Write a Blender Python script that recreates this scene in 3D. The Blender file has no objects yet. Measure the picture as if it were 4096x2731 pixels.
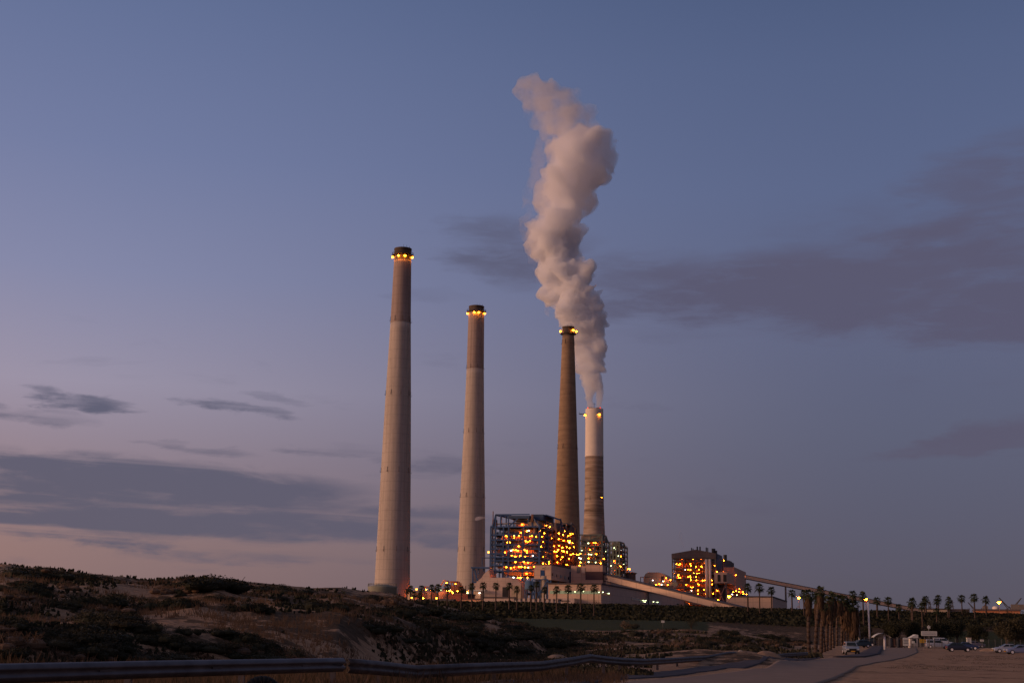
import bpy, math, random
import numpy as np
from mathutils import Vector, Matrix, Euler, noise
R = math.radians
rnd = random.Random(7)
scene = bpy.context.scene
col = scene.collection

# ------------------------------------------------------------------ camera
F = 5445.0; PITCH = 11.85; ROLL = 0.86; CAMZ = 2.9
cd = bpy.data.cameras.new('camera'); cam = bpy.data.objects.new('camera', cd); col.objects.link(cam)
cd.sensor_width = 36; cd.sensor_fit = 'HORIZONTAL'; cd.lens = 36*F/4096
cd.clip_start = 0.5; cd.clip_end = 60000
CR = (Matrix.Rotation(R(90+PITCH), 3, 'X') @ Matrix.Rotation(R(ROLL), 3, 'Z'))
cam.matrix_world = Matrix.Translation((0, 0, CAMZ)) @ CR.to_4x4()
scene.camera = cam
scene.view_settings.view_transform = 'Standard'; scene.view_settings.look = 'None'
scene.view_settings.exposure = 0; scene.view_settings.gamma = 1
cy = scene.cycles
cy.use_light_tree = True; cy.volume_bounces = 20; cy.max_bounces = 20; cy.diffuse_bounces = 3
cy.transparent_max_bounces = 12; cy.sample_clamp_indirect = 3; cy.use_denoising = True

def ray(xs, ys):
    d = CR @ Vector(((xs-2048)/F, -(ys-1365.5)/F, -1)); return d.normalized()
def P(xs, ys, Y):
    d = ray(xs, ys); return Vector((0, 0, CAMZ)) + d*(Y/d.y)
def hy(xs): return 2508+(xs-2048)*0.0150
def depth(p): return -((CR.transposed() @ (Vector(p)-Vector((0, 0, CAMZ)))).z)

# ------------------------------------------------------------------ world and sun
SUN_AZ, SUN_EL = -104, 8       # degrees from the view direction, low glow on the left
def srgb(r, g, b):
    f = lambda c: (c/255/12.92 if c/255 <= 0.04045 else ((c/255+0.055)/1.055)**2.4)
    return (f(r), f(g), f(b), 1)
class NT:
    def __init__(s, tree): s.t = tree; s.n = tree.nodes; s.l = tree.links
    def new(s, kind, **kw):
        n = s.n.new(kind)
        for k, v in kw.items(): setattr(n, k, v)
        return n
    def set(s, inp, v):
        if hasattr(v, 'is_output') or isinstance(v, bpy.types.NodeSocket): s.l.new(v, inp)
        else: inp.default_value = v
    def m(s, op, a, b=None, c=None, clamp=False):
        n = s.n.new('ShaderNodeMath'); n.operation = op; n.use_clamp = clamp
        s.set(n.inputs[0], a)
        if b is not None: s.set(n.inputs[1], b)
        if c is not None: s.set(n.inputs[2], c)
        return n.outputs[0]
    def sm(s, v, a, b, lo=0.0, hi=1.0):
        n = s.n.new('ShaderNodeMapRange'); n.interpolation_type = 'SMOOTHSTEP'
        s.set(n.inputs[0], v); n.inputs[1].default_value = a; n.inputs[2].default_value = b
        n.inputs[3].default_value = lo; n.inputs[4].default_value = hi
        return n.outputs[0]
    def ramp(s, fac, stops):
        n = s.n.new('ShaderNodeValToRGB'); e = n.color_ramp.elements
        while len(e) < len(stops): e.new(0.5)
        for i, (p, c) in enumerate(stops):
            e[i].position = p; e[i].color = c if len(c) == 4 else (*c, 1)
        s.l.new(fac, n.inputs[0]); return n.outputs[0]
    def mix(s, f, a, b, mode='MIX'):
        n = s.n.new('ShaderNodeMix'); n.data_type = 'RGBA'; n.blend_type = mode
        s.set(n.inputs[0], f); s.set(n.inputs[6], a); s.set(n.inputs[7], b)
        return n.outputs[2]
    def noise(s, vec, scale, detail=4, rough=.55, dist=0.0):
        n = s.n.new('ShaderNodeTexNoise'); s.l.new(vec, n.inputs['Vector'])
        n.inputs['Scale'].default_value = scale; n.inputs['Detail'].default_value = detail
        n.inputs['Roughness'].default_value = rough; n.inputs['Distortion'].default_value = dist
        return n.outputs[0]
    def xyz(s, x, y, z):
        n = s.n.new('ShaderNodeCombineXYZ'); s.set(n.inputs[0], x); s.set(n.inputs[1], y); s.set(n.inputs[2], z)
        return n.outputs[0]

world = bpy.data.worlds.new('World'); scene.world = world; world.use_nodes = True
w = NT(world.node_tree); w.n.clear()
tc = w.new('ShaderNodeTexCoord'); sep = w.new('ShaderNodeSeparateXYZ'); w.l.new(tc.outputs['Generated'], sep.inputs[0])
az = w.m('MULTIPLY', w.m('ARCTAN2', sep.outputs[0], sep.outputs[1]), 57.2958)
el = w.m('MULTIPLY', w.m('ARCSINE', sep.outputs[2]), 57.2958)
elf = w.m('DIVIDE', el, 90, clamp=True)
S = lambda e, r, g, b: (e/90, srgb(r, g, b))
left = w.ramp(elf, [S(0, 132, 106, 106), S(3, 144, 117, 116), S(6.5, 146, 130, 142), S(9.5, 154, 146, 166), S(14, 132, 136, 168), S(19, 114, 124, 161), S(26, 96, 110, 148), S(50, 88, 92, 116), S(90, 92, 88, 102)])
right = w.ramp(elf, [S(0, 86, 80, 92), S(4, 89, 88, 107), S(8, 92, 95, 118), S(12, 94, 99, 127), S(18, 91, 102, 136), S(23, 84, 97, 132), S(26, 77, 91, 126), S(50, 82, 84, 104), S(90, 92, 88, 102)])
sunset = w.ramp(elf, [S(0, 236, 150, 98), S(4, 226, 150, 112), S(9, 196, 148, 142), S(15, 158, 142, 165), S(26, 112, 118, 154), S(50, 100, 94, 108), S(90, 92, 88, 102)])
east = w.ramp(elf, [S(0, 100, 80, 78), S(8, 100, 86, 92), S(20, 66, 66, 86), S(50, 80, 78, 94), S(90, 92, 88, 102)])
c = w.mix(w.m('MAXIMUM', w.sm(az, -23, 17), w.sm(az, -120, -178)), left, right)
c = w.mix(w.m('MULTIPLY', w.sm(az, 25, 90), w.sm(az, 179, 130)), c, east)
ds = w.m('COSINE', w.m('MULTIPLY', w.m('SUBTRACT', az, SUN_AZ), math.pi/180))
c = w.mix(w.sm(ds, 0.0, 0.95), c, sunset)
# clouds: stretched streaks placed in azimuth and elevation
nvec = w.xyz(w.m('MULTIPLY', az, 0.16), w.m('MULTIPLY', el, 0.62), 0.0)
n1 = w.noise(nvec, 1.0, 7, .58, .35)
n2 = w.noise(w.xyz(w.m('MULTIPLY', az, 0.35), w.m('MULTIPLY', el, 1.6), 3.1), 1.0, 6, .6, .2)
wz = w.m('ADD', az, w.m('MULTIPLY', w.m('SUBTRACT', n2, .5), 5.0))
we = w.m('ADD', el, w.m('MULTIPLY', w.m('SUBTRACT', n1, .5), 2.1))
def azel(x, y):
    d = ray(x*1.7415, y*1.7415); return math.degrees(math.atan2(d.x, d.y)), math.degrees(math.asin(d.z))
K = 57.3/3126
clouds = [  # x, y, half width, half height (2352-px picture), strength, slope
    (330, 1105, 640, 70, 1.35, -.03), (250, 1190, 760, 66, 1.3, -.03), (300, 1150, 740, 84, 1.2, -.03), (900, 1200, 420, 60, .9, -.03), (820, 1215, 520, 46, .8, -.05), (1000, 1235, 420, 34, .6, -.02),
    (1560, 665, 350, 115, .75, -.05), (1900, 670, 600, 135, 1.15, .02), (2250, 560, 460, 120, .95, .10), (2400, 700, 460, 120, 1.1, .0), (1190, 580, 270, 120, .65, -.1),
    (2320, 400, 380, 140, .62, .15), (2050, 520, 520, 110, .38, .1), (2230, 1008, 300, 40, 1.0, .16), (1700, 770, 420, 40, .35, 0),
    (190, 925, 150, 30, .95, -.04), (90, 955, 150, 26, .6, -.06), (540, 942, 190, 20, .95, -.08), (640, 915, 110, 14, .5, -.1),
    (450, 1030, 190, 14, .7, -.06), (780, 1043, 170, 22, .8, -.02), (1010, 1062, 170, 34, .62, -.04), (980, 1092, 120, 16, .6, 0),
    (640, 1280, 340, 30, .6, -.05), (1050, 1290, 500, 40, .35, 0), (1650, 1290, 620, 60, .38, 0), (2100, 1225, 500, 26, .2, .0), (1000, 690, 140, 22, .35, -.1), (1450, 1180, 380, 18, .2, 0)]
tot = None
for (x, y, hw, hh, st, sl) in clouds:
    a0, e0 = azel(x, y)
    dx = w.m('DIVIDE', w.m('SUBTRACT', wz, a0), hw*K)
    dy = w.m('DIVIDE', w.m('SUBTRACT', w.m('SUBTRACT', we, e0), w.m('MULTIPLY', w.m('SUBTRACT', az, a0), sl)), hh*K)
    q = w.m('ADD', w.m('MULTIPLY', dx, dx), w.m('MULTIPLY', dy, dy))
    v = w.m('MULTIPLY', w.sm(q, 1.0, 0.0), st)
    tot = v if tot is None else w.m('MAXIMUM', tot, v)
dens = w.m('MULTIPLY', tot, w.sm(n1, .30, .62, .66, 1.15))
dens = w.m('MULTIPLY', dens, w.sm(n2, .34, .58, .74, 1.06))
n3 = w.noise(w.xyz(w.m('MULTIPLY', az, 0.05), w.m('MULTIPLY', w.m('ADD', el, w.m('MULTIPLY', az, .03)), 1.5), 7.7), 1.0, 5, .55, .25)
dens = w.m('MULTIPLY', dens, w.mix(w.m('MULTIPLY', w.sm(el, 12, 8), w.sm(az, 4, -4)), (1, 1, 1, 1), w.ramp(n3, [(.32, (.30, .30, .30)), (.56, (1, 1, 1))])))
# thin generic streaks elsewhere so the sky goes on beyond the frame
gen = w.m('MULTIPLY', w.sm(n1, .56, .72), w.m('MULTIPLY', w.sm(el, 0, 3), w.sm(el, 14, 6, 0, .35)))
dens = w.m('MAXIMUM', w.sm(dens, .05, 1.05, 0, .9), gen)
ccol = w.mix(w.sm(az, -15, 8), srgb(86, 88, 110), srgb(88, 85, 108))
ccol = w.mix(w.sm(el, 2, 12, .35, 0), ccol, srgb(96, 88, 100))
c = w.mix(dens, c, ccol)
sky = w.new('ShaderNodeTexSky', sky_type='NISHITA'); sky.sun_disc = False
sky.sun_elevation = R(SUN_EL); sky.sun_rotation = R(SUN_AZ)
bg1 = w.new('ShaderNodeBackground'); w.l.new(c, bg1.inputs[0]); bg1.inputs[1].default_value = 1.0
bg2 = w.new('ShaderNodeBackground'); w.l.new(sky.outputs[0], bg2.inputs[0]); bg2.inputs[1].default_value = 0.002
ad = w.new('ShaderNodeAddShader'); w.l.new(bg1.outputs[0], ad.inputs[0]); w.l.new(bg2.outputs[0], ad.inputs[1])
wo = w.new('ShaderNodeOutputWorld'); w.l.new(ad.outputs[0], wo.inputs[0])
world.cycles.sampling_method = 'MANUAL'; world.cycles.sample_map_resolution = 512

sl = bpy.data.lights.new('sun', 'SUN'); so = bpy.data.objects.new('sun', sl); col.objects.link(so)
sl.energy = 2.2; sl.angle = R(24); sl.color = (1.0, .56, .33)
sd = Vector((math.sin(R(SUN_AZ))*math.cos(R(SUN_EL)), math.cos(R(SUN_AZ))*math.cos(R(SUN_EL)), math.sin(R(SUN_EL))))
so.rotation_euler = sd.to_track_quat('Z', 'Y').to_euler()

# ------------------------------------------------------------------ materials
MATS = {}
def mat(name, c, rough=.8, metal=0.0, var=.18, scale=1.0, stretch=(1, 1, 1), bump=0.0, c2=None, seams=None):
    if name in MATS: return MATS[name]
    m = bpy.data.materials.new(name); m.use_nodes = True; t = NT(m.node_tree)
    b = t.n['Principled BSDF']; g = t.new('ShaderNodeNewGeometry')
    mp = t.new('ShaderNodeMapping'); t.l.new(g.outputs['Position'], mp.inputs[0]); mp.inputs['Scale'].default_value = stretch
    n = t.noise(mp.outputs[0], scale, 6, .6)
    lo = tuple(x*(1-var) for x in c); hi = tuple(min(1, x*(1+var)) for x in (c2 or c))
    cc = t.ramp(n, [(.3, lo), (.7, hi)])
    if seams:
        hs, vs_, dk = seams; sp = t.new('ShaderNodeSeparateXYZ'); t.l.new(g.outputs['Position'], sp.inputs[0])
        n2 = t.noise(g.outputs['Position'], .35, 5, .65)
        lines = None
        for src_, per in ((sp.outputs[2], hs), (t.m('ADD', sp.outputs[0], t.m('MULTIPLY', sp.outputs[1], .35)), vs_)):
            if not per: continue
            fr = t.m('FRACT', t.m('DIVIDE', src_, per)); ln = t.sm(t.m('ABSOLUTE', t.m('SUBTRACT', fr, .5)), .46, .49)
            lines = ln if lines is None else t.m('MAXIMUM', lines, ln)
        cc = t.mix(t.m('MULTIPLY', lines, dk), cc, (0.04, .035, .03, 1)); cc = t.mix(t.sm(n2, .48, .72, 0, dk*.9), cc, tuple(x*.45 for x in c)+(1,))
    t.l.new(cc, b.inputs['Base Color']); b.inputs['Roughness'].default_value = rough; b.inputs['Metallic'].default_value = metal
    b.inputs['Specular IOR Level'].default_value = .25 if metal == 0 else .5
    if bump:
        bp = t.new('ShaderNodeBump'); bp.inputs['Strength'].default_value = bump; t.l.new(n, bp.inputs['Height'])
        t.l.new(bp.outputs[0], b.inputs['Normal'])
    MATS[name] = m; return m
def emit(name, c, s):
    if name in MATS: return MATS[name]
    m = bpy.data.materials.new(name); m.use_nodes = True; t = NT(m.node_tree)
    b = t.n['Principled BSDF']; b.inputs['Base Color'].default_value = (.05, .05, .05, 1)
    b.inputs['Emission Color'].default_value = (*c, 1); b.inputs['Emission Strength'].default_value = s
    MATS[name] = m; return m
def volmat(name, c, d, aniso=0.0, noise_s=None, lo=.4, hi=.6, detail=3, zfade=None):
    m = bpy.data.materials.new(name); m.use_nodes = True; t = NT(m.node_tree); t.n.clear()
    v = t.new('ShaderNodeVolumePrincipled'); v.inputs['Color'].default_value = (*c, 1)
    v.inputs['Density'].default_value = d; v.inputs['Anisotropy'].default_value = aniso
    if noise_s:
        g = t.new('ShaderNodeTexCoord'); n = t.noise(g.outputs['Object'], noise_s, detail, .6)
        dd = t.m('MULTIPLY', t.sm(n, lo, hi), d)
        t.l.new(dd, v.inputs['Density'])
    o = t.new('ShaderNodeOutputMaterial'); t.l.new(v.outputs[0], o.inputs['Volume']); return m

M_ = dict(
 conc=mat('pale_concrete', (.49, .42, .36), scale=.07, stretch=(7, 7, .3), var=.17, seams=(7.5, 2.4, .22)),
 concd=mat('sooty_concrete', (.36, .28, .245), scale=.07, stretch=(7, 7, .3), var=.2, seams=(7.5, 2.4, .25)),
 brown=mat('brown_concrete', (.35, .235, .145), scale=.12, stretch=(.6, .6, 3.0), var=.2, seams=(5, 0, .3)),
 band=mat('banded_concrete', (.30, .205, .14), scale=.14, stretch=(.35, .35, 3.2), var=.42, c2=(.38, .29, .22)),
 white=mat('white_paint', (.80, .70, .60), var=.05, scale=.2),
 cap=mat('dark_cap', (.13, .10, .085), var=.25, scale=.3),
 blue=mat('blue_steel', (.045, .10, .22), rough=.5, var=.25, scale=.3),
 blued=mat('dark_blue_cladding', (.05, .085, .15), rough=.6, var=.2, scale=.2),
 steel=mat('grey_steel', (.16, .15, .14), rough=.6, var=.25, scale=.3),
 green=mat('green_grey_steel', (.17, .19, .16), rough=.6, var=.25, scale=.3),
 rust=mat('rust_steel', (.26, .13, .08), rough=.8, var=.4, scale=.4),
 dark=mat('dark_steel', (.035, .033, .035), rough=.7, var=.3, scale=.4),
 beige=mat('beige_cladding', (.52, .40, .28), var=.10, scale=.12, stretch=(1, 1, .3), seams=(4, 5, .3)),
 cream=mat('cream_panel', (.66, .46, .33), var=.06, scale=.1, seams=(3.2, 4.5, .3)),
 grey=mat('grey_panel', (.58, .44, .37), var=.08, scale=.1, seams=(3.2, 4.5, .3)),
 maroon=mat('maroon_band', (.11, .06, .06), var=.08, scale=.2),
 pink=mat('pink_panel', (.64, .40, .29), var=.06, scale=.15, seams=(3.2, 4.5, .3)),
 roof=mat('dark_roof', (.09, .075, .08), var=.2, scale=.2),
 brownclad=mat('brown_cladding', (.15, .12, .115), var=.15, scale=.1, seams=(3, 4, .35)),
 glassd=mat('dark_glass', (.02, .03, .035), rough=.15, var=.2),
 frond=mat('palm_frond', (.035, .045, .02), var=.5, scale=1.2),
 skirt=mat('dry_palm_skirt', (.085, .05, .027), var=.45, scale=2.5, stretch=(1, 1, .4)),
 trunk=mat('palm_trunk', (.095, .062, .045), var=.55, scale=3.0, stretch=(1, 1, 2.0)),
 wood=mat('tree_wood', (.08, .06, .045), var=.3, scale=2),
 leaf=mat('dark_leaf', (.030, .030, .015), var=.5, scale=.6),
 leaf2=mat('olive_leaf', (.050, .044, .024), var=.5, scale=.6),
 dry=mat('dry_twig', (.14, .085, .05), var=.5, scale=.8),
 galv=mat('galvanised_steel', (.115, .105, .115), rough=.5, metal=.5, var=.35, scale=2.0, bump=.1),
 rail2=mat('weathered_steel', (.085, .07, .07), rough=.6, metal=.4, var=.5, scale=2.5, bump=.1),
 asph=mat('light_asphalt', (.24, .17, .125), rough=.9, var=.16, scale=.8, bump=.15),
 asphd=mat('dark_asphalt', (.07, .055, .058), rough=.85, var=.28, scale=.5, stretch=(.4, 1.6, 1), bump=.15),
 sand=mat('sand_heap', (.34, .225, .15), rough=.95, var=.25, scale=1.5, bump=.4),
 rubber=mat('rubber', (.02, .02, .02), var=.2),
 board=mat('white_board', (.62, .62, .58), var=.05),
 yellow=mat('yellow_board', (.55, .33, .04), var=.1),
 redp=mat('red_plastic', (.35, .02, .02), var=.1), plate=mat('yellow_plate', (.75, .36, .03), var=.05),
 ink=mat('board_ink', (.06, .06, .06), var=.1),
 tank=mat('green_tank', (.27, .27, .21), var=.15, scale=.3),
 pole=mat('white_pole', (.72, .70, .72), var=.08),
 rock=mat('pale_rock', (.45, .36, .28), var=.2, scale=3, bump=.5),
 orangew=mat('orange_wall', (.42, .20, .11), var=.06),
)
LO = emit('sodium_lamp', (1.0, .13, .004), 230)
LW = emit('white_lamp', (1.0, .85, .75), 11)
LG = emit('fluorescent_lamp', (.85, 1.0, .45), 7)
LC = emit('chimney_lamp', (1.0, .27, .008), 40)
WIN = emit('lit_window_strip', (.58, .56, .30), .36)
RED = emit('red_beacon', (1, .05, .02), 4)
FLOOD = emit('flood_lamp', (1.0, .93, 1.0), 60)

# ------------------------------------------------------------------ mesh helpers
class MB:
    def __init__(s): s.v = []; s.f = []
    def add(s, vs, fs):
        o = len(s.v); s.v += [tuple(p) for p in vs]; s.f += [tuple(i+o for i in f) for f in fs]; return s
    def box(s, x0, x1, y0, y1, z0, z1):
        return s.add([(x0, y0, z0), (x1, y0, z0), (x1, y1, z0), (x0, y1, z0), (x0, y0, z1), (x1, y0, z1), (x1, y1, z1), (x0, y1, z1)],
                     [(3, 2, 1, 0), (4, 5, 6, 7), (0, 1, 5, 4), (1, 2, 6, 5), (2, 3, 7, 6), (3, 0, 4, 7)])
    def bar(s, a, b, wd, h=None):
        a = Vector(a); b = Vector(b); h = h or wd; d = (b-a).normalized()
        up = Vector((0, 0, 1)) if abs(d.z) < .95 else Vector((0, 1, 0))
        r = d.cross(up).normalized(); u = r.cross(d)
        vs = []
        for p in (a, b):
            for (i, j) in ((-1, -1), (1, -1), (1, 1), (-1, 1)): vs.append(p+r*i*wd/2+u*j*h/2)
        return s.add(vs, [(3, 2, 1, 0), (4, 5, 6, 7), (0, 1, 5, 4), (1, 2, 6, 5), (2, 3, 7, 6), (3, 0, 4, 7)])
    def tube(s, a, b, r0, r1=None, n=10, cap=True):
        a = Vector(a); b = Vector(b); r1 = r0 if r1 is None else r1; d = (b-a).normalized()
        up = Vector((0, 0, 1)) if abs(d.z) < .95 else Vector((1, 0, 0))
        r = d.cross(up).normalized(); u = r.cross(d); vs = []
        for p, q in ((a, r0), (b, r1)):
            for i in range(n):
                t = 2*math.pi*i/n; vs.append(p+r*math.cos(t)*q+u*math.sin(t)*q)
        fs = [(i, (i+1) % n, n+(i+1) % n, n+i) for i in range(n)]
        if cap: fs += [tuple(reversed(range(n))), tuple(range(n, 2*n))]
        return s.add(vs, fs)
    def path(s, pts, r, n=8):
        for a, b in zip(pts[:-1], pts[1:]): s.tube(a, b, r, r, n)
        return s
    def lathe(s, prof, cx=0, cy=0, n=48, cap=True):
        o = []; fs = []
        for (z, r) in prof:
            for i in range(n):
                t = 2*math.pi*i/n; o.append((cx+r*math.cos(t), cy+r*math.sin(t), z))
        for k in range(len(prof)-1):
            for i in range(n): fs.append((k*n+i, k*n+(i+1) % n, (k+1)*n+(i+1) % n, (k+1)*n+i))
        if cap: fs += [tuple(reversed(range(n))), tuple(range((len(prof)-1)*n, len(prof)*n))]
        return s.add(o, fs)
    def prism(s, poly, y0, y1):      # poly in x,z ; extruded along y
        n = len(poly); vs = [(x, y0, z) for x, z in poly]+[(x, y1, z) for x, z in poly]
        fs = [tuple(range(n)), tuple(reversed(range(n, 2*n)))]+[(i, n+i, n+(i+1) % n, (i+1) % n) for i in range(n)]
        return s.add(vs, fs)
    def sphere(s, c, r, sz=1.0, n=10, m=6):
        prof = [(c[2]+r*sz*math.sin(math.pi*(k/m-.5)), max(.001, r*math.cos(math.pi*(k/m-.5)))) for k in range(m+1)]
        return s.lathe(prof, c[0], c[1], n)
    def mesh(s, name, mats, smooth=False):
        me = bpy.data.meshes.new(name); me.from_pydata([tuple(p) for p in s.v], [], s.f)
        for q in (mats if isinstance(mats, (list, tuple)) else [mats]): me.materials.append(q)
        if smooth: me.polygons.foreach_set('use_smooth', [True]*len(me.polygons))
        me.update(); return me
    def build(s, name, m, parent=None, smooth=False, loc=None):
        return link(s.mesh(name, m, smooth), name, parent, loc)
def link(me, name, parent=None, loc=None):
    o = bpy.data.objects.new(name, me); col.objects.link(o)
    if parent is not None: o.parent = parent
    if loc is not None: o.location = loc
    return o
def tag(o, label=None, cat=None, group=None, kind=None):
    if label: o['label'] = label
    if cat: o['category'] = cat
    if group: o['group'] = group
    if kind: o['kind'] = kind
    return o
def empty(name, loc, label=None, cat=None, group=None, rz=0.0):
    o = bpy.data.objects.new(name, None); col.objects.link(o); o.location = loc; o.rotation_euler.z = rz
    o.empty_display_size = .5
    return tag(o, label, cat, group)
def child(src, parent, loc=None, name=None):
    c = src.copy(); col.objects.link(c); c.parent = parent
    if loc is not None: c.location = loc
    return c
def copy_tree(o, loc, label=None, rz=None, scale=None):
    c = o.copy(); col.objects.link(c); c.location = loc
    if rz is not None: c.rotation_euler.z = rz
    if scale is not None: c.scale = (scale,)*3 if isinstance(scale, float) else scale
    if label: c['label'] = label
    for ch in kids[o.name]:
        d = ch.copy(); col.objects.link(d); d.parent = c
        for g in kids.get(ch.name, []):
            e = g.copy(); col.objects.link(e); e.parent = d
    return c
kids = {}

# ------------------------------------------------------------------ terrain
def vnoise(x, y, seed=0):
    xi = np.floor(x).astype(np.int64); yi = np.floor(y).astype(np.int64); fx = x-xi; fy = y-yi
    fx = fx*fx*(3-2*fx); fy = fy*fy*(3-2*fy)
    def hsh(a, b):
        n = (a*374761393+b*668265263+seed*974711) & 0x7fffffff
        n = ((n ^ (n >> 13))*1274126177) & 0x7fffffff
        return ((n ^ (n >> 16)) & 0xffff)/65535.0
    return (hsh(xi, yi)*(1-fx)+hsh(xi+1, yi)*fx)*(1-fy)+(hsh(xi, yi+1)*(1-fx)+hsh(xi+1, yi+1)*fx)*fy
def fbm(x, y, o=4, seed=0):
    s = 0; a = .5
    for k in range(o): s = s+a*vnoise(x*2**k+17*k, y*2**k-11*k, seed+k); a *= .5
    return s/(1-.5**o)
U = lambda xs: (xs-2048)/F*1.02
cx_ = np.array([-1500, -400, 0, 100, 200, 351, 470, 571, 660, 723, 790, 863, 920, 982, 1053, 1160, 1286, 1400, 1476, 1578, 1624, 1665, 1757, 1850, 1960, 2063, 2150, 2300])
cyy = np.array([2270, 2262, 2268, 2268, 2284, 2300, 2306, 2318, 2326, 2322, 2316, 2312, 2314, 2328, 2334, 2340, 2354, 2356, 2368, 2380, 2386, 2410, 2424, 2440, 2460, 2486, 2512, 2540])
cD = np.interp(cx_, [-1500, 0, 700, 1400, 1757, 2063, 2150, 2300], [80, 88, 115, 150, 185, 205, 205, 210])
cu = U(cx_); cz = CAMZ+(hy(cx_)-cyy)/F*cD
fu = U(np.array([-1500, 0, 1400, 1757, 2063, 2300])); fD = np.array([27, 31, 44, 62, 105, 150])
def sstep(t): t = np.clip(t, 0, 1); return t*t*(3-2*t)
def height(x, y):
    x = np.asarray(x, float); y = np.asarray(y, float); D = np.sqrt(x*x+y*y)
    Y = np.maximum(y, 1.0); u = x/Y
    front = y > 1
    base_r = np.interp(y, [0, 40, 60, 120, 200, 300, 355, 400, 445, 470, 3000], [1.3, 1.3, .95, .25, 0.05, .1, .6, 5.0, 10.2, 10.3, 9.0])
    base_m = np.interp(y, [0, 40, 60, 110, 150, 200, 260, 320, 385, 400, 442, 465, 3000], [1.3, 1.3, .9, .45, .75, 1.3, 2.0, 2.9, 5.2, 5.6, 10.3, 10.5, 9.0])
    k = sstep((u-.12)/.10)
    z = base_m*(1-k)+base_r*k
    # berm a touch lower to the right
    z = z - sstep((y-400)/40)*np.clip(u, -.1, .5)*2.6*(1-sstep((y-500)/150))
    # low mounds in the middle
    amp = sstep((y-62)/50)*(1-sstep((y-300)/60))*(1-sstep((u-.17)/.05))
    z = z + amp*(fbm(x*.035+3, y*.03, 4, 5)-.5)*4.2
    # dune on the left
    uu = np.where(front, u, -1.0)
    dc = np.interp(uu, cu, cD); zc = np.interp(uu, cu, cz); df = np.interp(uu, fu, fD)
    t = (y-df)/(dc-df)
    up = np.clip(t, 0, 1)**.85
    side = 1-sstep((u-U(2120))/(U(2300)-U(2120)))
    zd = 1.35*(1-sstep(t))*1.0+zc*up
    zd = np.where(t > 1, zc-(zc-2.5)*sstep((t-1.04)/.7), zd)
    rough = (fbm(x*.09, y*.09, 5, 9)-.5)*np.where(t > .92, .5, 2.0)*sstep(t*4)*sstep((1.6-t)*3)
    wgt = side*sstep(t*6)*(1-sstep((t-1.5)/.8))
    z = z*(1-wgt)+np.maximum(z, zd+rough)*wgt
    rd = np.interp(u, [-.05, .0, .08], [0, .3, 1])
    z = z + (fbm(x*.6, y*.6, 3, 2)-.5)*.22*sstep((y-6)/20)*np.where(k > .5, .35, 1)*(1-rd*(1-sstep((y-70)/40))*.8)
    z = np.where(front, z, 1.3)
    return z
def H(x, y): return float(height(np.array([x]), np.array([y]))[0])
def ghit(xs, ys, lo=10, hi=420):
    d = ray(xs, ys); Ys = np.geomspace(lo, hi, 1200)
    zz = CAMZ+d.z/d.y*Ys; hh = height(d.x/d.y*Ys, Ys)
    i = np.argmax(zz <= hh) if np.any(zz <= hh) else len(Ys)-1
    Y = float(Ys[i]); x = d.x/d.y*Y
    return Vector((x, Y, H(x, Y)))

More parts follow.
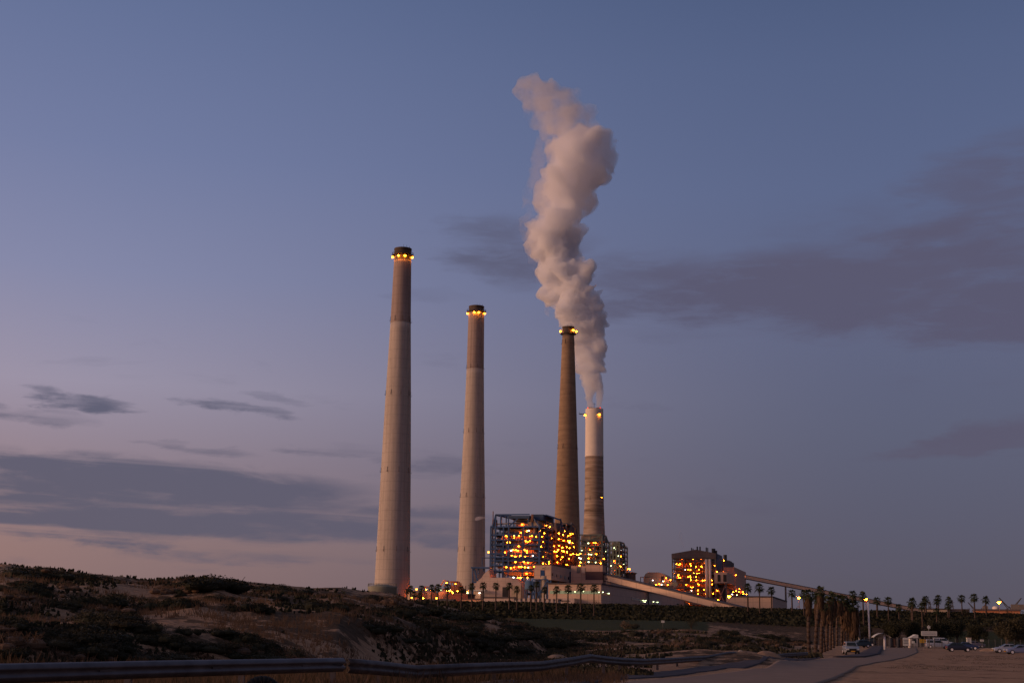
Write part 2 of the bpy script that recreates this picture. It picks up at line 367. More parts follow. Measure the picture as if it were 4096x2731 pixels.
def terrain():
    fine = np.radians(np.linspace(-33, 33, 621)); coarse = np.radians(np.arange(36, 325, 4.0))
    ang = np.concatenate([fine, coarse]); rr = np.concatenate([[0.5], np.geomspace(3, 700, 560), np.geomspace(715, 40000, 60)])
    A, Rr = np.meshgrid(ang, rr); X = np.sin(A)*Rr; Y = np.cos(A)*Rr
    Z = height(X, Y); n = len(ang); m = len(rr)
    me = bpy.data.meshes.new('ground'); nv = n*m
    me.vertices.add(nv); me.vertices.foreach_set('co', np.stack([X, Y, Z], -1).reshape(-1).astype(np.float32))
    i, j = np.meshgrid(np.arange(m-1), np.arange(n), indexing='ij'); j2 = (j+1) % n
    q = np.stack([i*n+j, i*n+j2, (i+1)*n+j2, (i+1)*n+j], -1).reshape(-1)[:]
    q = q.reshape(-1, 4)[:, ::-1]
    me.loops.add(q.size); me.loops.foreach_set('vertex_index', q.reshape(-1).astype(np.int32))
    me.polygons.add(len(q)); me.polygons.foreach_set('loop_start', np.arange(0, q.size, 4, dtype=np.int32))
    me.polygons.foreach_set('use_smooth', [True]*len(q))
    u = X/np.maximum(Y, 1); t = (Y-np.interp(u, fu, fD))/(np.interp(u, cu, cD)-np.interp(u, fu, fD))
    veg = (.36+.20*sstep((.62-t)*3.5))*sstep((t-.04)*9)*(1-sstep((u-U(2150))/.03))
    veg = np.maximum(veg, .52*sstep((Y-60)/40)*(1-sstep((u-.2)/.03)))
    kk = sstep((u-.17)/.06); veg = veg*(1-kk)+.25*kk
    veg = np.maximum(veg, sstep((Y-340)/50)); veg = np.maximum(veg, .9*kk*sstep((Y-290)/20))
    veg = np.where(Y < 1, .4, veg)
    grass = sstep((Y-275)/25)*(1-sstep((Y-395)/15))*sstep((u-.0)/.01)*(1-sstep((u-.13)/.03))
    grass = np.maximum(grass, sstep((Y-295)/12)*(1-sstep((Y-380)/15))*sstep((u-.30)/.02)*.9)
    for nm, arr in (('veg', veg), ('grass', grass)):
        a = me.attributes.new(nm, 'FLOAT', 'POINT'); a.data.foreach_set('value', arr.reshape(-1).astype(np.float32))
    me.update(); me.validate()
    mt = bpy.data.materials.new('sandy_ground'); mt.use_nodes = True; t_ = NT(mt.node_tree); b = t_.n['Principled BSDF']
    g = t_.new('ShaderNodeNewGeometry'); pos = g.outputs['Position']
    av = t_.new('ShaderNodeAttribute', attribute_name='veg'); ag = t_.new('ShaderNodeAttribute', attribute_name='grass')
    na = t_.noise(pos, .16, 8, .62, .4); nb = t_.noise(pos, 1.3, 6, .65); nc = t_.noise(pos, 6.0, 3, .7)
    sand = t_.ramp(nb, [(.28, (.28, .17, .10)), (.5, (.45, .28, .17)), (.72, (.57, .385, .25))])
    sand = t_.mix(t_.sm(nc, .35, .6, .35, 0), sand, (.12, .075, .05, 1))
    scrub = t_.ramp(nb, [(.3, (.040, .029, .017)), (.5, (.085, .056, .033)), (.7, (.15, .095, .058))])
    f = t_.m('ADD', av.outputs['Fac'], t_.m('MULTIPLY', t_.m('SUBTRACT', na, .5), 1.9))
    nd_ = t_.noise(pos, .62, 4, .6); f = t_.m('ADD', f, t_.m('MULTIPLY', t_.m('SUBTRACT', nb, .5), 1.2)); f = t_.m('ADD', f, t_.m('MULTIPLY', t_.m('SUBTRACT', nd_, .5), 1.3))
    c_ = t_.mix(t_.sm(f, .42, .60), sand, scrub)
    gr = t_.ramp(nb, [(.3, (.028, .036, .014)), (.7, (.060, .066, .028))])
    c_ = t_.mix(t_.sm(t_.m('ADD', ag.outputs['Fac'], t_.m('MULTIPLY', t_.m('SUBTRACT', na, .5), .6)), .4, .6), c_, gr)
    t_.l.new(c_, b.inputs['Base Color']); b.inputs['Roughness'].default_value = .95; b.inputs['Specular IOR Level'].default_value = .1
    bp = t_.new('ShaderNodeBump'); bp.inputs['Strength'].default_value = .7; bp.inputs['Distance'].default_value = .35
    t_.l.new(t_.m('ADD', nb, t_.m('MULTIPLY', nc, .4)), bp.inputs['Height']); t_.l.new(bp.outputs[0], b.inputs['Normal'])
    me.materials.append(mt)
    tag(link(me, 'ground'), kind='structure')
terrain()

def strip(name, A, B, m, n=60, k=10, off=.05):
    """sheet between two ground polylines (picture points turned into ground points)"""
    def res(pts):
        pts = [ghit(*p) for p in pts]; L = [0]
        for a, b in zip(pts[:-1], pts[1:]): L.append(L[-1]+(b-a).length)
        q = np.linspace(0, L[-1], n)
        return np.stack([np.interp(q, L, [p.x for p in pts]), np.interp(q, L, [p.y for p in pts])], -1)
    a = res(A); b = res(B); vs = []; fs = []
    jag = (np.array([rnd.random() for _ in range(n)])-.5)*.25
    for i in range(n):
        for j in range(k+1):
            t = j/k; p = a[i]*(1-t)+b[i]*t
            if j in (0, k): p = p+(a[i]-b[i])/max(1e-3, np.linalg.norm(a[i]-b[i]))*jag[i]
            vs.append([p[0], p[1], 0])
    vs = np.array(vs); vs[:, 2] = height(vs[:, 0], vs[:, 1])+off
    for i in range(n-1):
        for j in range(k): o = i*(k+1)+j; fs.append((o, o+1, o+k+2, o+k+1))
    me = bpy.data.meshes.new(name); me.from_pydata(vs.tolist(), [], fs); me.materials.append(m)
    me.polygons.foreach_set('use_smooth', [True]*len(fs))
    me.update(); o = link(me, name); sol = o.modifiers.new('thick', 'SOLIDIFY'); sol.thickness = .07; sol.offset = -1 if me.polygons[0].normal.z > 0 else 1
    return tag(o, kind='structure')
strip('road', [(2100, 2790), (2500, 2729), (2832, 2700), (2985, 2680), (3075, 2668), (3187, 2645), (3290, 2634), (3400, 2624), (3500, 2610), (3547, 2590)],
      [(3180, 2790), (3303, 2728), (3371, 2702), (3405, 2684), (3433, 2664), (3500, 2650), (3570, 2640), (3630, 2626), (3672, 2608), (3665, 2588)], M_['asph'], 120, 24, .055)
strip('path', [(1700, 2775), (2100, 2722), (2400, 2705), (2527, 2693), (2663, 2684), (2800, 2666), (2910, 2652), (3037, 2640), (3157, 2632), (3280, 2627)],
      [(2100, 2775), (2250, 2746), (2400, 2724), (2540, 2713), (2690, 2704), (2800, 2688), (2910, 2671), (3037, 2656), (3157, 2641), (3285, 2630)], M_['asphd'], 100, 6, .035)
strip('footpath', [(3330, 2630), (3425, 2618), (3465, 2600), (3492, 2583)], [(3460, 2630), (3522, 2616), (3530, 2600), (3534, 2583)], M_['asphd'], 30, 5, .16)

# ------------------------------------------------------------------ chimneys
def lamp_mesh(name, em, r):
    mb = MB(); mb.sphere((0, 0, 0), r, .8, 10, 6); nb = len(mb.f)
    mb.lathe([(r*.55, r*1.25), (r*.8, r*1.0), (r*1.05, r*.35)], 0, 0, 10)
    me = mb.mesh(name, [em, M_['dark']], True)
    for i, p in enumerate(me.polygons): p.material_index = 0 if i < nb else 1
    return me
LM = {'o': lamp_mesh('lamp', LO, .36), 's': lamp_mesh('lamp', LO, .26), 'w': lamp_mesh('lamp', LW, .55), 'g': lamp_mesh('lamp', LG, .55),
      'c': lamp_mesh('lamp', LC, .9), 'f': lamp_mesh('lamp', FLOOD, 1.0), 'r': lamp_mesh('lamp', RED, .4)}
def place_lamp(kind, parent, loc, scale=1.0):
    o = link(LM[kind], 'lamp', parent, loc); o.scale = (scale,)*3; return o
GZ = 9.0
def chimney(label, Y, samples, mats, split, captop, capw, gal_y, lamps, rings, lampoff=1.4, lampdz=-2.2, flues=False):
    xs0 = (samples[0][1]+samples[0][2])/2; p0 = P(xs0, samples[0][0], Y); X = p0.x
    r = empty('chimney', (X, Y, GZ), label, 'chimney')
    prof = []
    for (y, l, rr) in samples:
        q = P((l+rr)/2, y, Y); prof.append((q.z-GZ, (rr-l)/2*depth(q)/F))
    prof.sort(); z0, r0 = prof[0]; z1, r1 = prof[1]
    if z0 > 2: prof = [(-1, r0+(r0-r1)/(z1-z0)*z0*.8)]+prof
    zz = [p[0] for p in prof]; rr_ = [p[1] for p in prof]
    rad = lambda z: float(np.interp(z, zz, rr_))
    zt = prof[-1][0]
    zs = P(xs0, split, Y).z-GZ if split else None
    lo = [p for p in prof if zs is None or p[0] < zs]
    def fine(a, b): return [(z, rad(z)) for z in np.linspace(a, b, 40)]
    if zs:
        MB().lathe(fine(-1, zs), n=72).build('lower_shaft', mats[0], r, True); MB().lathe(fine(zs, zt), n=72).build('upper_shaft', mats[1], r, True)
        MB().lathe([(zs-.5, rad(zs)+.15), (zs+.5, rad(zs)+.15)], n=72).build('joint_ring', mats[1], r)
    else: MB().lathe(fine(-1, zt), n=72).build('shaft', mats[0], r, True)
    ct = P(xs0, captop, Y).z-GZ; cr = capw/2*depth(P(xs0, captop, Y))/F
    if capw:
        MB().lathe([(zt, rad(zt)), (zt+.6, cr), (ct-1.2, cr), (ct-1.1, cr+.25), (ct, cr+.25)], n=48, cap=False).build('cap', M_['cap'], r, True)
        MB().lathe([(ct-3, cr-.6), (ct-.3, cr-.6)], n=48).build('flue', M_['dark'], r)
        for k in range(7): MB().tube((cr*.5*math.cos(k)+cr*.3, cr*.6*math.sin(k*2), ct-.5), (cr*.5*math.cos(k)+cr*.3, cr*.6*math.sin(k*2), ct+2.0+.5*(k % 3)), .09, n=5).build('lightning_rod', M_['dark'], r)
    gz = P(xs0, gal_y, Y).z-GZ; gr = rad(min(gz, zt))+1.6
    if capw:
        mb = MB().lathe([(gz-.3, gr-1.9), (gz-.3, gr), (gz, gr), (gz, gr-1.9)], n=48, cap=False)
        for k in range(36):
            t = 2*math.pi*k/36; mb.bar((gr*math.cos(t), gr*math.sin(t), gz), (gr*math.cos(t), gr*math.sin(t), gz+1.9), .16)
            t2 = 2*math.pi*(k+1)/36
            for hh in (1.0, 1.9): mb.bar((gr*math.cos(t), gr*math.sin(t), gz+hh), (gr*math.cos(t2), gr*math.sin(t2), gz+hh), .14)
        mb.build('gallery', M_['cap'], r)
    lz = gz+lampdz
    for deg in lamps:
        t = R(deg); rl = rad(min(lz, zt))+lampoff
        place_lamp('c', r, (rl*math.cos(t), rl*math.sin(t), lz))
    for y in rings:
        z = P(xs0, y, Y).z-GZ
        for k in range(8):
            t = 2*math.pi*(k+.35)/8; q = rad(z); c_, s_ = math.cos(t), math.sin(t)
            mb = MB().bar((q*c_, q*s_, z-1.2), ((q+1.0)*c_, (q+1.0)*s_, z-1.2), .22)
            mb.bar(((q+.12)*c_, (q+.12)*s_, z-1.3), ((q+.12)*c_, (q+.12)*s_, z+2.6), .25).bar(((q+.95)*c_, (q+.95)*s_, z-1.2), ((q+.95)*c_, (q+.95)*s_, z+.3), .12)
            mb.build('light_bracket', M_['cap'], r)
    return r, rad, zt
A_, radA, ztA = chimney('tallest pale concrete chimney at left, darker sooty top, orange lamps under its rim', 1067,
  [(1045, 1576, 1645), (1290, 1562, 1643), (1577, 1541, 1642), (1885, 1521, 1640), (2200, 1503, 1637), (2350, 1493, 1636)],
  [M_['conc'], M_['concd']], 1290, 996, 68, 1022, [198, 250, 287, 342, 50, 110], [1282, 1577, 1885, 2200])
chimney('second tall pale concrete chimney standing between the tallest one and the brown one', 1269,
  [(1252, 1874, 1937), (1475, 1868, 1937), (1730, 1856, 1938), (2000, 1838, 1938), (2200, 1829, 1938), (2350, 1822, 1939)],
  [M_['conc'], M_['concd']], 1475, 1226, 60, 1248, [200, 258, 287, 335, 50, 110], [1470, 1727, 1985, 2200])
chimney('slender brown concrete chimney in front of the steam plume, lit gallery near top', 1134,
  [(1345, 2249, 2297), (1700, 2231, 2305), (2100, 2213, 2314)], [M_['brown']], None, 1308, 46, 1336, [182, 305, 353, 90], [1372, 1790], 1.6, 2.2)
D_, radD, ztD = chimney('shortest chimney with white painted top half and banded concrete below, steam rising from it', 1264,
  [(1637, 2342, 2413), (1824, 2340, 2413), (2000, 2338, 2414), (2080, 2334, 2416), (2145, 2331, 2419)], [M_['band'], M_['white']], 1824, 1637, 0, 1655, [192, 298, 90], [1996], .7, -1.6)
MB().lathe([(ztD, 1), (ztD+.2, radD(ztD))][::-1], n=48).build('top_deck', M_['white'], D_)
for sx in (-3.6, 3.6):
    MB().lathe([(ztD-2, 2.9), (ztD+1.4, 2.9)], sx, 0, 24).build('flue', M_['rust'], D_)
mb = MB().bar((-8, -3, ztD-5.2), (-14.5, -5, ztD-5.2), 1.6, .5).bar((-14.4, -5, ztD-5), (-14.4, -5, ztD-3.5), .2); mb.build('side_platform', M_['dark'], D_)
mb = MB().tube((-.5, -7, ztD), (-.5, -7, ztD+5), .15, n=6).bar((-2, -7, ztD+4.5), (1, -7, ztD+3.5), .2); mb.build('mast', M_['dark'], D_)
place_lamp('r', D_, (-6.5, -5.5, ztD+.6)); place_lamp('r', D_, (5, -7, ztD+.6)); place_lamp('s', D_, (6.5, -6.0, P(2405, 1990, 1264).z-GZ), .7)

# ------------------------------------------------------------------ plant buildings, all turned the same way
TH = R(-15.06); CA, SA = math.cos(TH), math.sin(TH)
def toloc(root, p):
    q = Vector(p)-root.location; return Vector((q.x*CA+q.y*SA, -q.x*SA+q.y*CA, q.z))
def hit(root, xs, ys, axis, val):
    o = toloc(root, (0, 0, CAMZ)); d = ray(xs, ys); d = Vector((d.x*CA+d.y*SA, -d.x*SA+d.y*CA, d.z))
    return o+d*((val-o[axis])/d[axis])
def plant(name, xs, Y, label, cat, z=GZ, group=None):
    """Empty at the near right corner of a building, turned like the plant"""
    q = P(xs, hy(xs), Y); return empty(name, (q.x, Y, z), label, cat, group, TH)
def zof(root, ys, xs, axis=1, val=0.0): return hit(root, xs, ys, axis, val).z
def framepart(root, name, m, segs, w=.8): 
    mb = MB()
    for a, b in segs: mb.bar(a, b, w)
    return mb.build(name, m, root)
def clutter(root, x0, x1, y0, y1, z0, z1, n, seed, mats):
    q = random.Random(seed)
    for k in range(n):
        m = q.choice(mats); t = q.random(); mb = MB()
        x = q.uniform(x0, x1); y = q.uniform(y0, y1); z = q.uniform(z0, z1)
        if t < .35:
            r_ = q.uniform(.25, .8); h = q.uniform(5, 26); mb.tube((x, y, z), (x, y, min(z1, z+h)), r_, n=8); nm = 'pipe'
        elif t < .6:
            r_ = q.uniform(.25, .9); L = q.uniform(4, 14); x2 = min(x1, x+L); mb.path([(x, y, z), (x2, y, z), (x2, min(y1, y+4), z), (x2, min(y1, y+4), min(z1, z+3))], r_); nm = 'pipe'
        elif t < .82:
            a, b, c = q.uniform(1.5, 6), q.uniform(1.5, 5), q.uniform(1.5, 6); mb.box(x, min(x1, x+a), y, min(y1, y+b), z, min(z1, z+c)); nm = 'duct'
        else:
            r_ = q.uniform(1.2, 2.4); h = q.uniform(3, 7); mb.lathe([(z, r_*.5), (z+1, r_), (z+h-1, r_), (z+h, r_*.5)], x, y, 14); nm = 'vessel'
        mb.build(nm, m, root, nm in ('pipe', 'vessel'))
def lamps_px(root, items, ox, oy, s, axis, val, jit=1.5, seed=1, sc=1.0):
    q = random.Random(seed)
    for it in items:
        kd = it[2] if len(it) > 2 else 'o'
        p = hit(root, ox+it[0]/s, oy+it[1]/s, axis, val+q.uniform(-jit, jit)); place_lamp(kd, root, p, sc)
def tower_frame(root, cols, rows, levels, zc, beam, colm, deckm, cw=.9, bw=.75, rail=True, deck_from=1.2, deck_in=1.5, brace=12, seed=3, bracem=None):
    """columns on a grid, a ring of beams, a grating deck and a railing at every level"""
    q = random.Random(seed); x0, x1 = cols[0], cols[-1]; y0, y1 = rows[0], rows[-1]
    pos = [(x, rows[0]) for x in cols]+[(x, rows[-1]) for x in (x0, x1)]+[(x, y) for y in rows[1:-1] for x in (x0, x1)]
    for (x, y) in pos:
        MB().bar((x, y, 0), (x, y, zc), cw).build('column', colm, root)
    for z in levels:
        mb = MB(); e = bw/2-.003*levels.index(z)
        for y in rows: mb.bar((x0-e, y, z), (x1+e, y, z), bw*.8, bw)
        for x in cols: mb.bar((x, y0+bw*.4, z-.02), (x, y1-bw*.4, z-.02), bw*.7, bw*.9)
        mb.build('floor_beam', beam, root)
        MB().box(x0+deck_in, x1-deck_in*.4, y0+deck_from, y1-1, z+.1, z+.3).build('floor_deck', deckm, root)
        if rail:
            mb = MB()
            for hh in (.7, 1.4):
                mb.bar((x0, y0, z+hh), (x1, y0, z+hh), .14); mb.bar((x1, y0, z+hh), (x1, y1, z+hh), .14)
            n = int((x1-x0)/2.2)
            for k in range(n): mb.bar((x0+(x1-x0)*k/n, y0, z), (x0+(x1-x0)*k/n, y0, z+1.4), .12)
            n = int((y1-y0)/2.5)
            for k in range(n): mb.bar((x1, y0+(y1-y0)*k/n, z), (x1, y0+(y1-y0)*k/n, z+1.4), .12)
            mb.build('railing', beam, root)
    for k in range(brace):
        i = q.randrange(len(levels)-1); za, zb = levels[i], levels[i+1]
        if q.random() < .55:
            j = q.randrange(len(cols)-1); a, b = cols[j], cols[j+1]
            if q.random() < .5: a, b = b, a
            MB().bar((a, y0+.5, za), (b, y0+.5, zb), .5).build('brace', bracem or beam, root)
        else:
            j = q.randrange(len(rows)-1); a, b = rows[j], rows[j+1]
            if q.random() < .5: a, b = b, a
            MB().bar((x1-.5, a, za), (x1-.5, b, zb), .5).build('brace', bracem or beam, root)
def body(root, x0, x1, y0, y1, z0, z1, ch, m, name='boiler_casing'):
    MB().prism([(x0, z0), (x1, z0), (x1, z1-ch*.6), (x1-ch, z1), (x0+ch*1.2, z1), (x0, z1-ch*1.6)], y0, y1).build(name, m, root)

# --- first boiler house (blue steel)
B1 = plant('boiler_house', 2154, 900, 'nearest boiler house, open blue steel frame full of orange lamps, left of the brown chimney', 'boiler house')
ux = lambda r, x, y=2200: hit(r, x, y, 1, 0).x
cols = [ux(B1, 1962), ux(B1, 1981), ux(B1, 2013), ux(B1, 2034), ux(B1, 2092), 0.0]
lv = sorted(zof(B1, y, 2154) for y in (2106, 2138, 2159, 2178, 2195, 2214, 2228, 2242, 2261, 2283, 2327, 2372))
vr = lambda r, x, y: hit(r, x, y, 0, 0).y
rows = [0, vr(B1, 2190, 2200), vr(B1, 2208, 2200)]
tower_frame(B1, cols, rows, lv, lv[-1]+.6, M_['blue'], M_['blue'], M_['dark'], bracem=M_['steel'], seed=11, brace=22)
x0, z1 = cols[0], lv[-1]
body(B1, ux(B1, 1996), -5.5, 8, 38, zof(B1, 2300, 2092, 1, 8), zof(B1, 2114, 2092, 1, 8), 3.5, M_['beige'])
clutter(B1, cols[2]-6, -3, 1.8, 7, lv[2], z1-3, 34, 5, [M_['rust'], M_['steel'], M_['beige'], M_['dark'], M_['rust']])
clutter(B1, -5.2, -1.2, 3, rows[-1]-3, lv[1], z1-3, 24, 6, [M_['rust'], M_['steel'], M_['beige'], M_['dark'], M_['rust']])
# roof-level penthouse
zt = zof(B1, 2057, 2034); zt2 = zof(B1, 2073, 2034)
xc, xd, xe = cols[1], ux(B1, 2034, 2080), ux(B1, 2118, 2080)
segs = [((x, y, z1), (x, y, zt)) for x in (xc, ux(B1, 2003, 2080), xd) for y in (0, 14)]+[((xc, y, zt), (xe, y, zt)) for y in (0, 14)]+[((xc, 0, zt), (xc, 14, zt)), ((xc, 7, zt), (xd, 7, zt)),
        ((cols[0]+1, 0, z1), (xc, 0, zt)), ((xc+.2, 0, zt-.4), (xd, 14, zt-2)), ((xd, 0, z1), (xe-8, 0, zt2)), ((ux(B1, 2113, 2080), 0, z1+3), (ux(B1, 2113, 2080), 0, zt2)), ((0, 0, z1), (-5.5, 2, zt-1)), ((-5.5, 2, zt-1), (-5.5, 2, z1))]
framepart(B1, 'roof_frame', M_['blue'], segs, .75)
MB().box(xd, xe, -.6, 22, zt2, zt-.8).build('roof_girder', M_['blued'], B1)
MB().box(ux(B1, 2052, 2080), xe+1, 2, 20, zof(B1, 2082, 2092), zt2-.1).build('penthouse_wall', M_['brownclad'], B1)
MB().box(xe+.1, 1.5, 4, 34, zof(B1, 2080, 2150, 1, 4), zof(B1, 2056, 2150, 1, 4)).build('penthouse_roof', M_['blued'], B1)
MB().prism([(1.5, zof(B1, 2062, 2190, 0, 1.5)), (1.5, zof(B1, 2058, 2190, 0, 1.5)), (6.5, zof(B1, 2068, 2200, 0, 3)), (6.5, zof(B1, 2075, 2200, 0, 3))], 10, 34).build('side_roof', M_['blue'], B1)
framepart(B1, 'roof_frame', M_['blue'], [((6.3, 34, z1-3), (6.3, 34, z1+8)), ((1.2, 34, z1), (1.2, 34, z1+9)), ((9, 34, z1-3), (6.3, 34, z1+8)), ((1.2, 12, z1), (1.2, 12, z1+8))], .7)
MB().box(ux(B1, 2058, 2090), ux(B1, 2118, 2090), 3, 12, z1+.4, zof(B1, 2087, 2092, 1, 3)).build('header_drum', M_['beige'], B1)
MB().box(ux(B1, 2118, 2090)+.2, -1.5, 2, 30, z1+.4, zof(B1, 2080, 2150, 1, 4)-.3).build('roof_casing', M_['beige'], B1)
MB().tube((cols[1], .6, zof(B1, 2095, 1990)), (ux(B1, 2110, 2090), .6, zof(B1, 2089, 2100)), .45).build('pipe', M_['steel'], B1, True)
for px in (2128, 2133): MB().tube((ux(B1, px, 2080), -.9, z1+3), (ux(B1, px, 2080), -.9, zt), .4).build('pipe', M_['rust'], B1, True)
MB().box(ux(B1, 1967), ux(B1, 1978), 0.3, 6, z1+.2, z1+5).build('vent_box', M_['rust'], B1)
MB().tube((ux(B1, 1968), 1.2, z1+5), (ux(B1, 1968), 1.2, z1+10.5), .3).build('vent_pipe', M_['rust'], B1)
# stair tower pieces on the left edge
mb = MB()
for i in range(len(lv)-1):
    a, b = (cols[0]+.6, cols[1]+1.5) if i % 2 else (cols[1]+1.5, cols[0]+.6); mb.bar((a, 1.4, lv[i]), (b, 1.4, lv[i+1]), .9, .25)
mb.build('stairs', M_['steel'], B1)
for px in (1968, 1980): MB().bar((ux(B1, px), .9, 0), (ux(B1, px), .9, z1+3), .8).build('stair_column', M_['rust'], B1)
q = random.Random(4)
for i in range(8): MB().box(ux(B1, 1970), ux(B1, 1978), 2.2, 4, lv[0]+i*6.4, lv[0]+i*6.4+3.2).build('stair_panel', M_['beige'], B1)
C2 = [(610, 357), (737, 370), (915, 365), (965, 378), (1055, 350), (1240, 330), (1245, 360), (935, 570), (1075, 535), (1115, 525, 'w'), (603, 645), (655, 660, 's'), (785, 632, 'g'), (785, 690, 's'), (1140, 662), (1290, 662, 's'), (690, 788), (1050, 762), (1105, 785), (625, 790, 's'), (885, 878), (682, 893, 'w'), (1020, 858, 's'), (665, 965), (680, 995), (820, 968), (870, 978), (718, 978, 'w'), (578, 1018), (1025, 968), (1080, 985), (655, 1103), (728, 1092, 's'), (795, 1110, 's'), (925, 1103), (1040, 1120, 's'), (1083, 1130), (1212, 1100, 'w'), (660, 1238, 's'), (815, 1242), (1008, 1238), (1100, 1258), (607, 1358), (708, 1382), (783, 1362, 's'), (888, 1355), (1030, 1360), (1107, 1367, 'g'), (1068, 1508), (290, 1080, 's')]
lamps_px(B1, C2, 1920, 2030, 5.737, 1, 3.2, 1.6, 1, .86)
C2b = [(683, 952), (747, 965, 'w'), (798, 970, 's'), (650, 1137), (720, 1140, 'g'), (1007, 1220, 'g')]
lamps_px(B1, C2b, 1800, 1980, 2.94, 1, 3.0, .5, 1, .86)
C2s = [(1520, 405), (1605, 432), (1478, 580), (1380, 520, 's'), (1453, 775), (1518, 785, 's'), (1405, 890, 's'), (1470, 908, 's'), (1370, 985, 'w'), (1487, 1010), (1500, 1162), (1557, 1180), (1585, 1230), (1465, 1238), (1445, 1273), (1583, 1270), (1523, 1287, 's'), (1450, 1130, 's')]
lamps_px(B1, C2s, 1920, 2030, 5.737, 0, -1.6, .8, 2, .9)
MB().box(cols[0]-6, cols[0]-.6, 0, 6, zof(B1, 2230, 1955), zof(B1, 2228, 1955)).build('balcony', M_['blue'], B1)
framepart(B1, 'balcony_post', M_['blue'], [((cols[0]-5.6, 0, zof(B1, 2268, 1950)), (cols[0]-5.6, 0, zof(B1, 2228, 1950)))], .4)
place_lamp('o', B1, hit(B1, 1954, 2207, 1, 1))
MB().box(ux(B1, 2052), -14, -7, 6, lv[0]+8, lv[0]+8.4).build('canopy', M_['blue'], B1)
MB().box(ux(B1, 1900), ux(B1, 2088), -3, -2, zof(B1, 2390, 2000, 1, -3), zof(B1, 2386, 2000, 1, -3)).build('pipe_bridge', M_['blue'], B1)

def extra_lamps(root, n, seed, zs, axis, val, a0, a1, kinds='ssso'):
    q = random.Random(seed)
    for k in range(n):
        z = q.choice(zs)+3.0; a = q.uniform(a0, a1); p = (a, val+q.uniform(-.6, 1.2), z) if axis == 1 else (val+q.uniform(-.8, .4), a, z)
        place_lamp(q.choice(kinds), root, p, q.uniform(.75, 1.1))
extra_lamps(B1, 20, 1, lv[1:-1], 1, 3.2, cols[2]+1, -2); extra_lamps(B1, 8, 2, lv[1:-1], 0, -1.6, 3, rows[-1]-2)
# --- second boiler house, rust brown, behind the first
B2 = plant('boiler_house', 2222, 948, 'rust brown boiler house with orange lamps directly below the brown chimney', 'boiler house')
vv = lambda x: vr(B2, x, 2200)
rows = [0, vv(2240), vv(2262), vv(2284), vv(2303)]
zb = lambda y, x, v=0.0: zof(B2, y, x, 0, v)
lv = sorted(zb(y, 2303) for y in (2142, 2168, 2190, 2212, 2232, 2255, 2280, 2310))
tower_frame(B2, [-34, -22, -11, 0], rows, lv, lv[-1]+.6, M_['rust'], M_['rust'], M_['dark'], bracem=M_['rust'], seed=21, brace=18)
MB().box(-30, -6, 6, rows[-1]-5, lv[0], lv[-1]-2).build('boiler_casing', M_['rust'], B2)
clutter(B2, -6, -1.2, 2, rows[-1]-3, 2, lv[-1]-3, 52, 8, [M_['rust'], M_['steel'], M_['brownclad'], M_['rust'], M_['beige']])
clutter(B2, -1, 6, 4, rows[-1]-12, 2, lv[2], 20, 18, [M_['brownclad'], M_['dark'], M_['rust'], M_['dark'], M_['blued']])
ztop = zb(2092, 2240)
MB().box(-26, -1.0, 4, rows[2]-3, lv[-1]+.4, ztop).build('penthouse_wall', M_['brownclad'], B2)
MB().box(-24, -1.5, rows[2]+2, rows[3], lv[-1]+.4, zb(2090, 2265)-3).build('penthouse_casing', M_['maroon'], B2)
MB().prism([(-24, zb(2092, 2265)-1), (-24, zb(2092, 2265)), (0, zb(2090, 2265)), (0, zb(2090, 2265)-1)], rows[2]+2, rows[3]+1).build('penthouse_roof', M_['steel'], B2)
MB().box(-24, -1.0, rows[3]+1.2, rows[4]-1, lv[-1]+.4, zb(2108, 2300)).build('penthouse_end', M_['brownclad'], B2)
framepart(B2, 'roof_frame', M_['steel'], [((0, rows[3], lv[-1]), (0, rows[3]+1, zb(2090, 2270))), ((0, rows[2]+2, lv[-1]), (0, rows[2]+2, zb(2090, 2262))), ((0, rows[3]+1, zb(2090, 2284)), (0, rows[4]-1, zb(2106, 2303))), ((0, rows[4]-1, zb(2106, 2303)), (1, rows[4]+4, lv[-1]-2)), ((0, rows[3]-6, lv[-1]), (0, rows[3], zb(2090, 2284)))], .7)
mb = MB()
for v in (4, rows[1], rows[2], rows[3]): mb.bar((-1, v, ztop), (-1, v, ztop+1.4), .15)
mb.bar((-1, 4, ztop+1.4), (-1, rows[3], ztop+1.4), .15); mb.build('railing', M_['dark'], B2)
C3 = [(1915, 555, 'w'), (1945, 535, 's'), (2070, 585), (2120, 603), (2077, 622, 's'), (1958, 732), (2015, 748), (2060, 762), (2053, 795, 'g'), (1812, 860, 's'), (1890, 910), (1707, 997), (1755, 1005), (1955, 995), (1998, 1005), (1978, 1048, 's'), (2015, 1075, 's'), (2080, 1075, 's'), (1765, 1103), (2213, 1070), (2252, 1080), (2305, 1050), (2275, 1145, 'g'), (2308, 1163, 'w'), (2305, 1248), (2283, 1322), (1640, 700, 's'), (1700, 880, 's'), (1850, 1180, 's'), (2150, 900, 's')]
lamps_px(B2, C3, 1920, 2030, 5.737, 0, -.2, .8, 3, .95)

extra_lamps(B2, 44, 3, lv[:-1], 0, -.6, 3, rows[-1]-3)
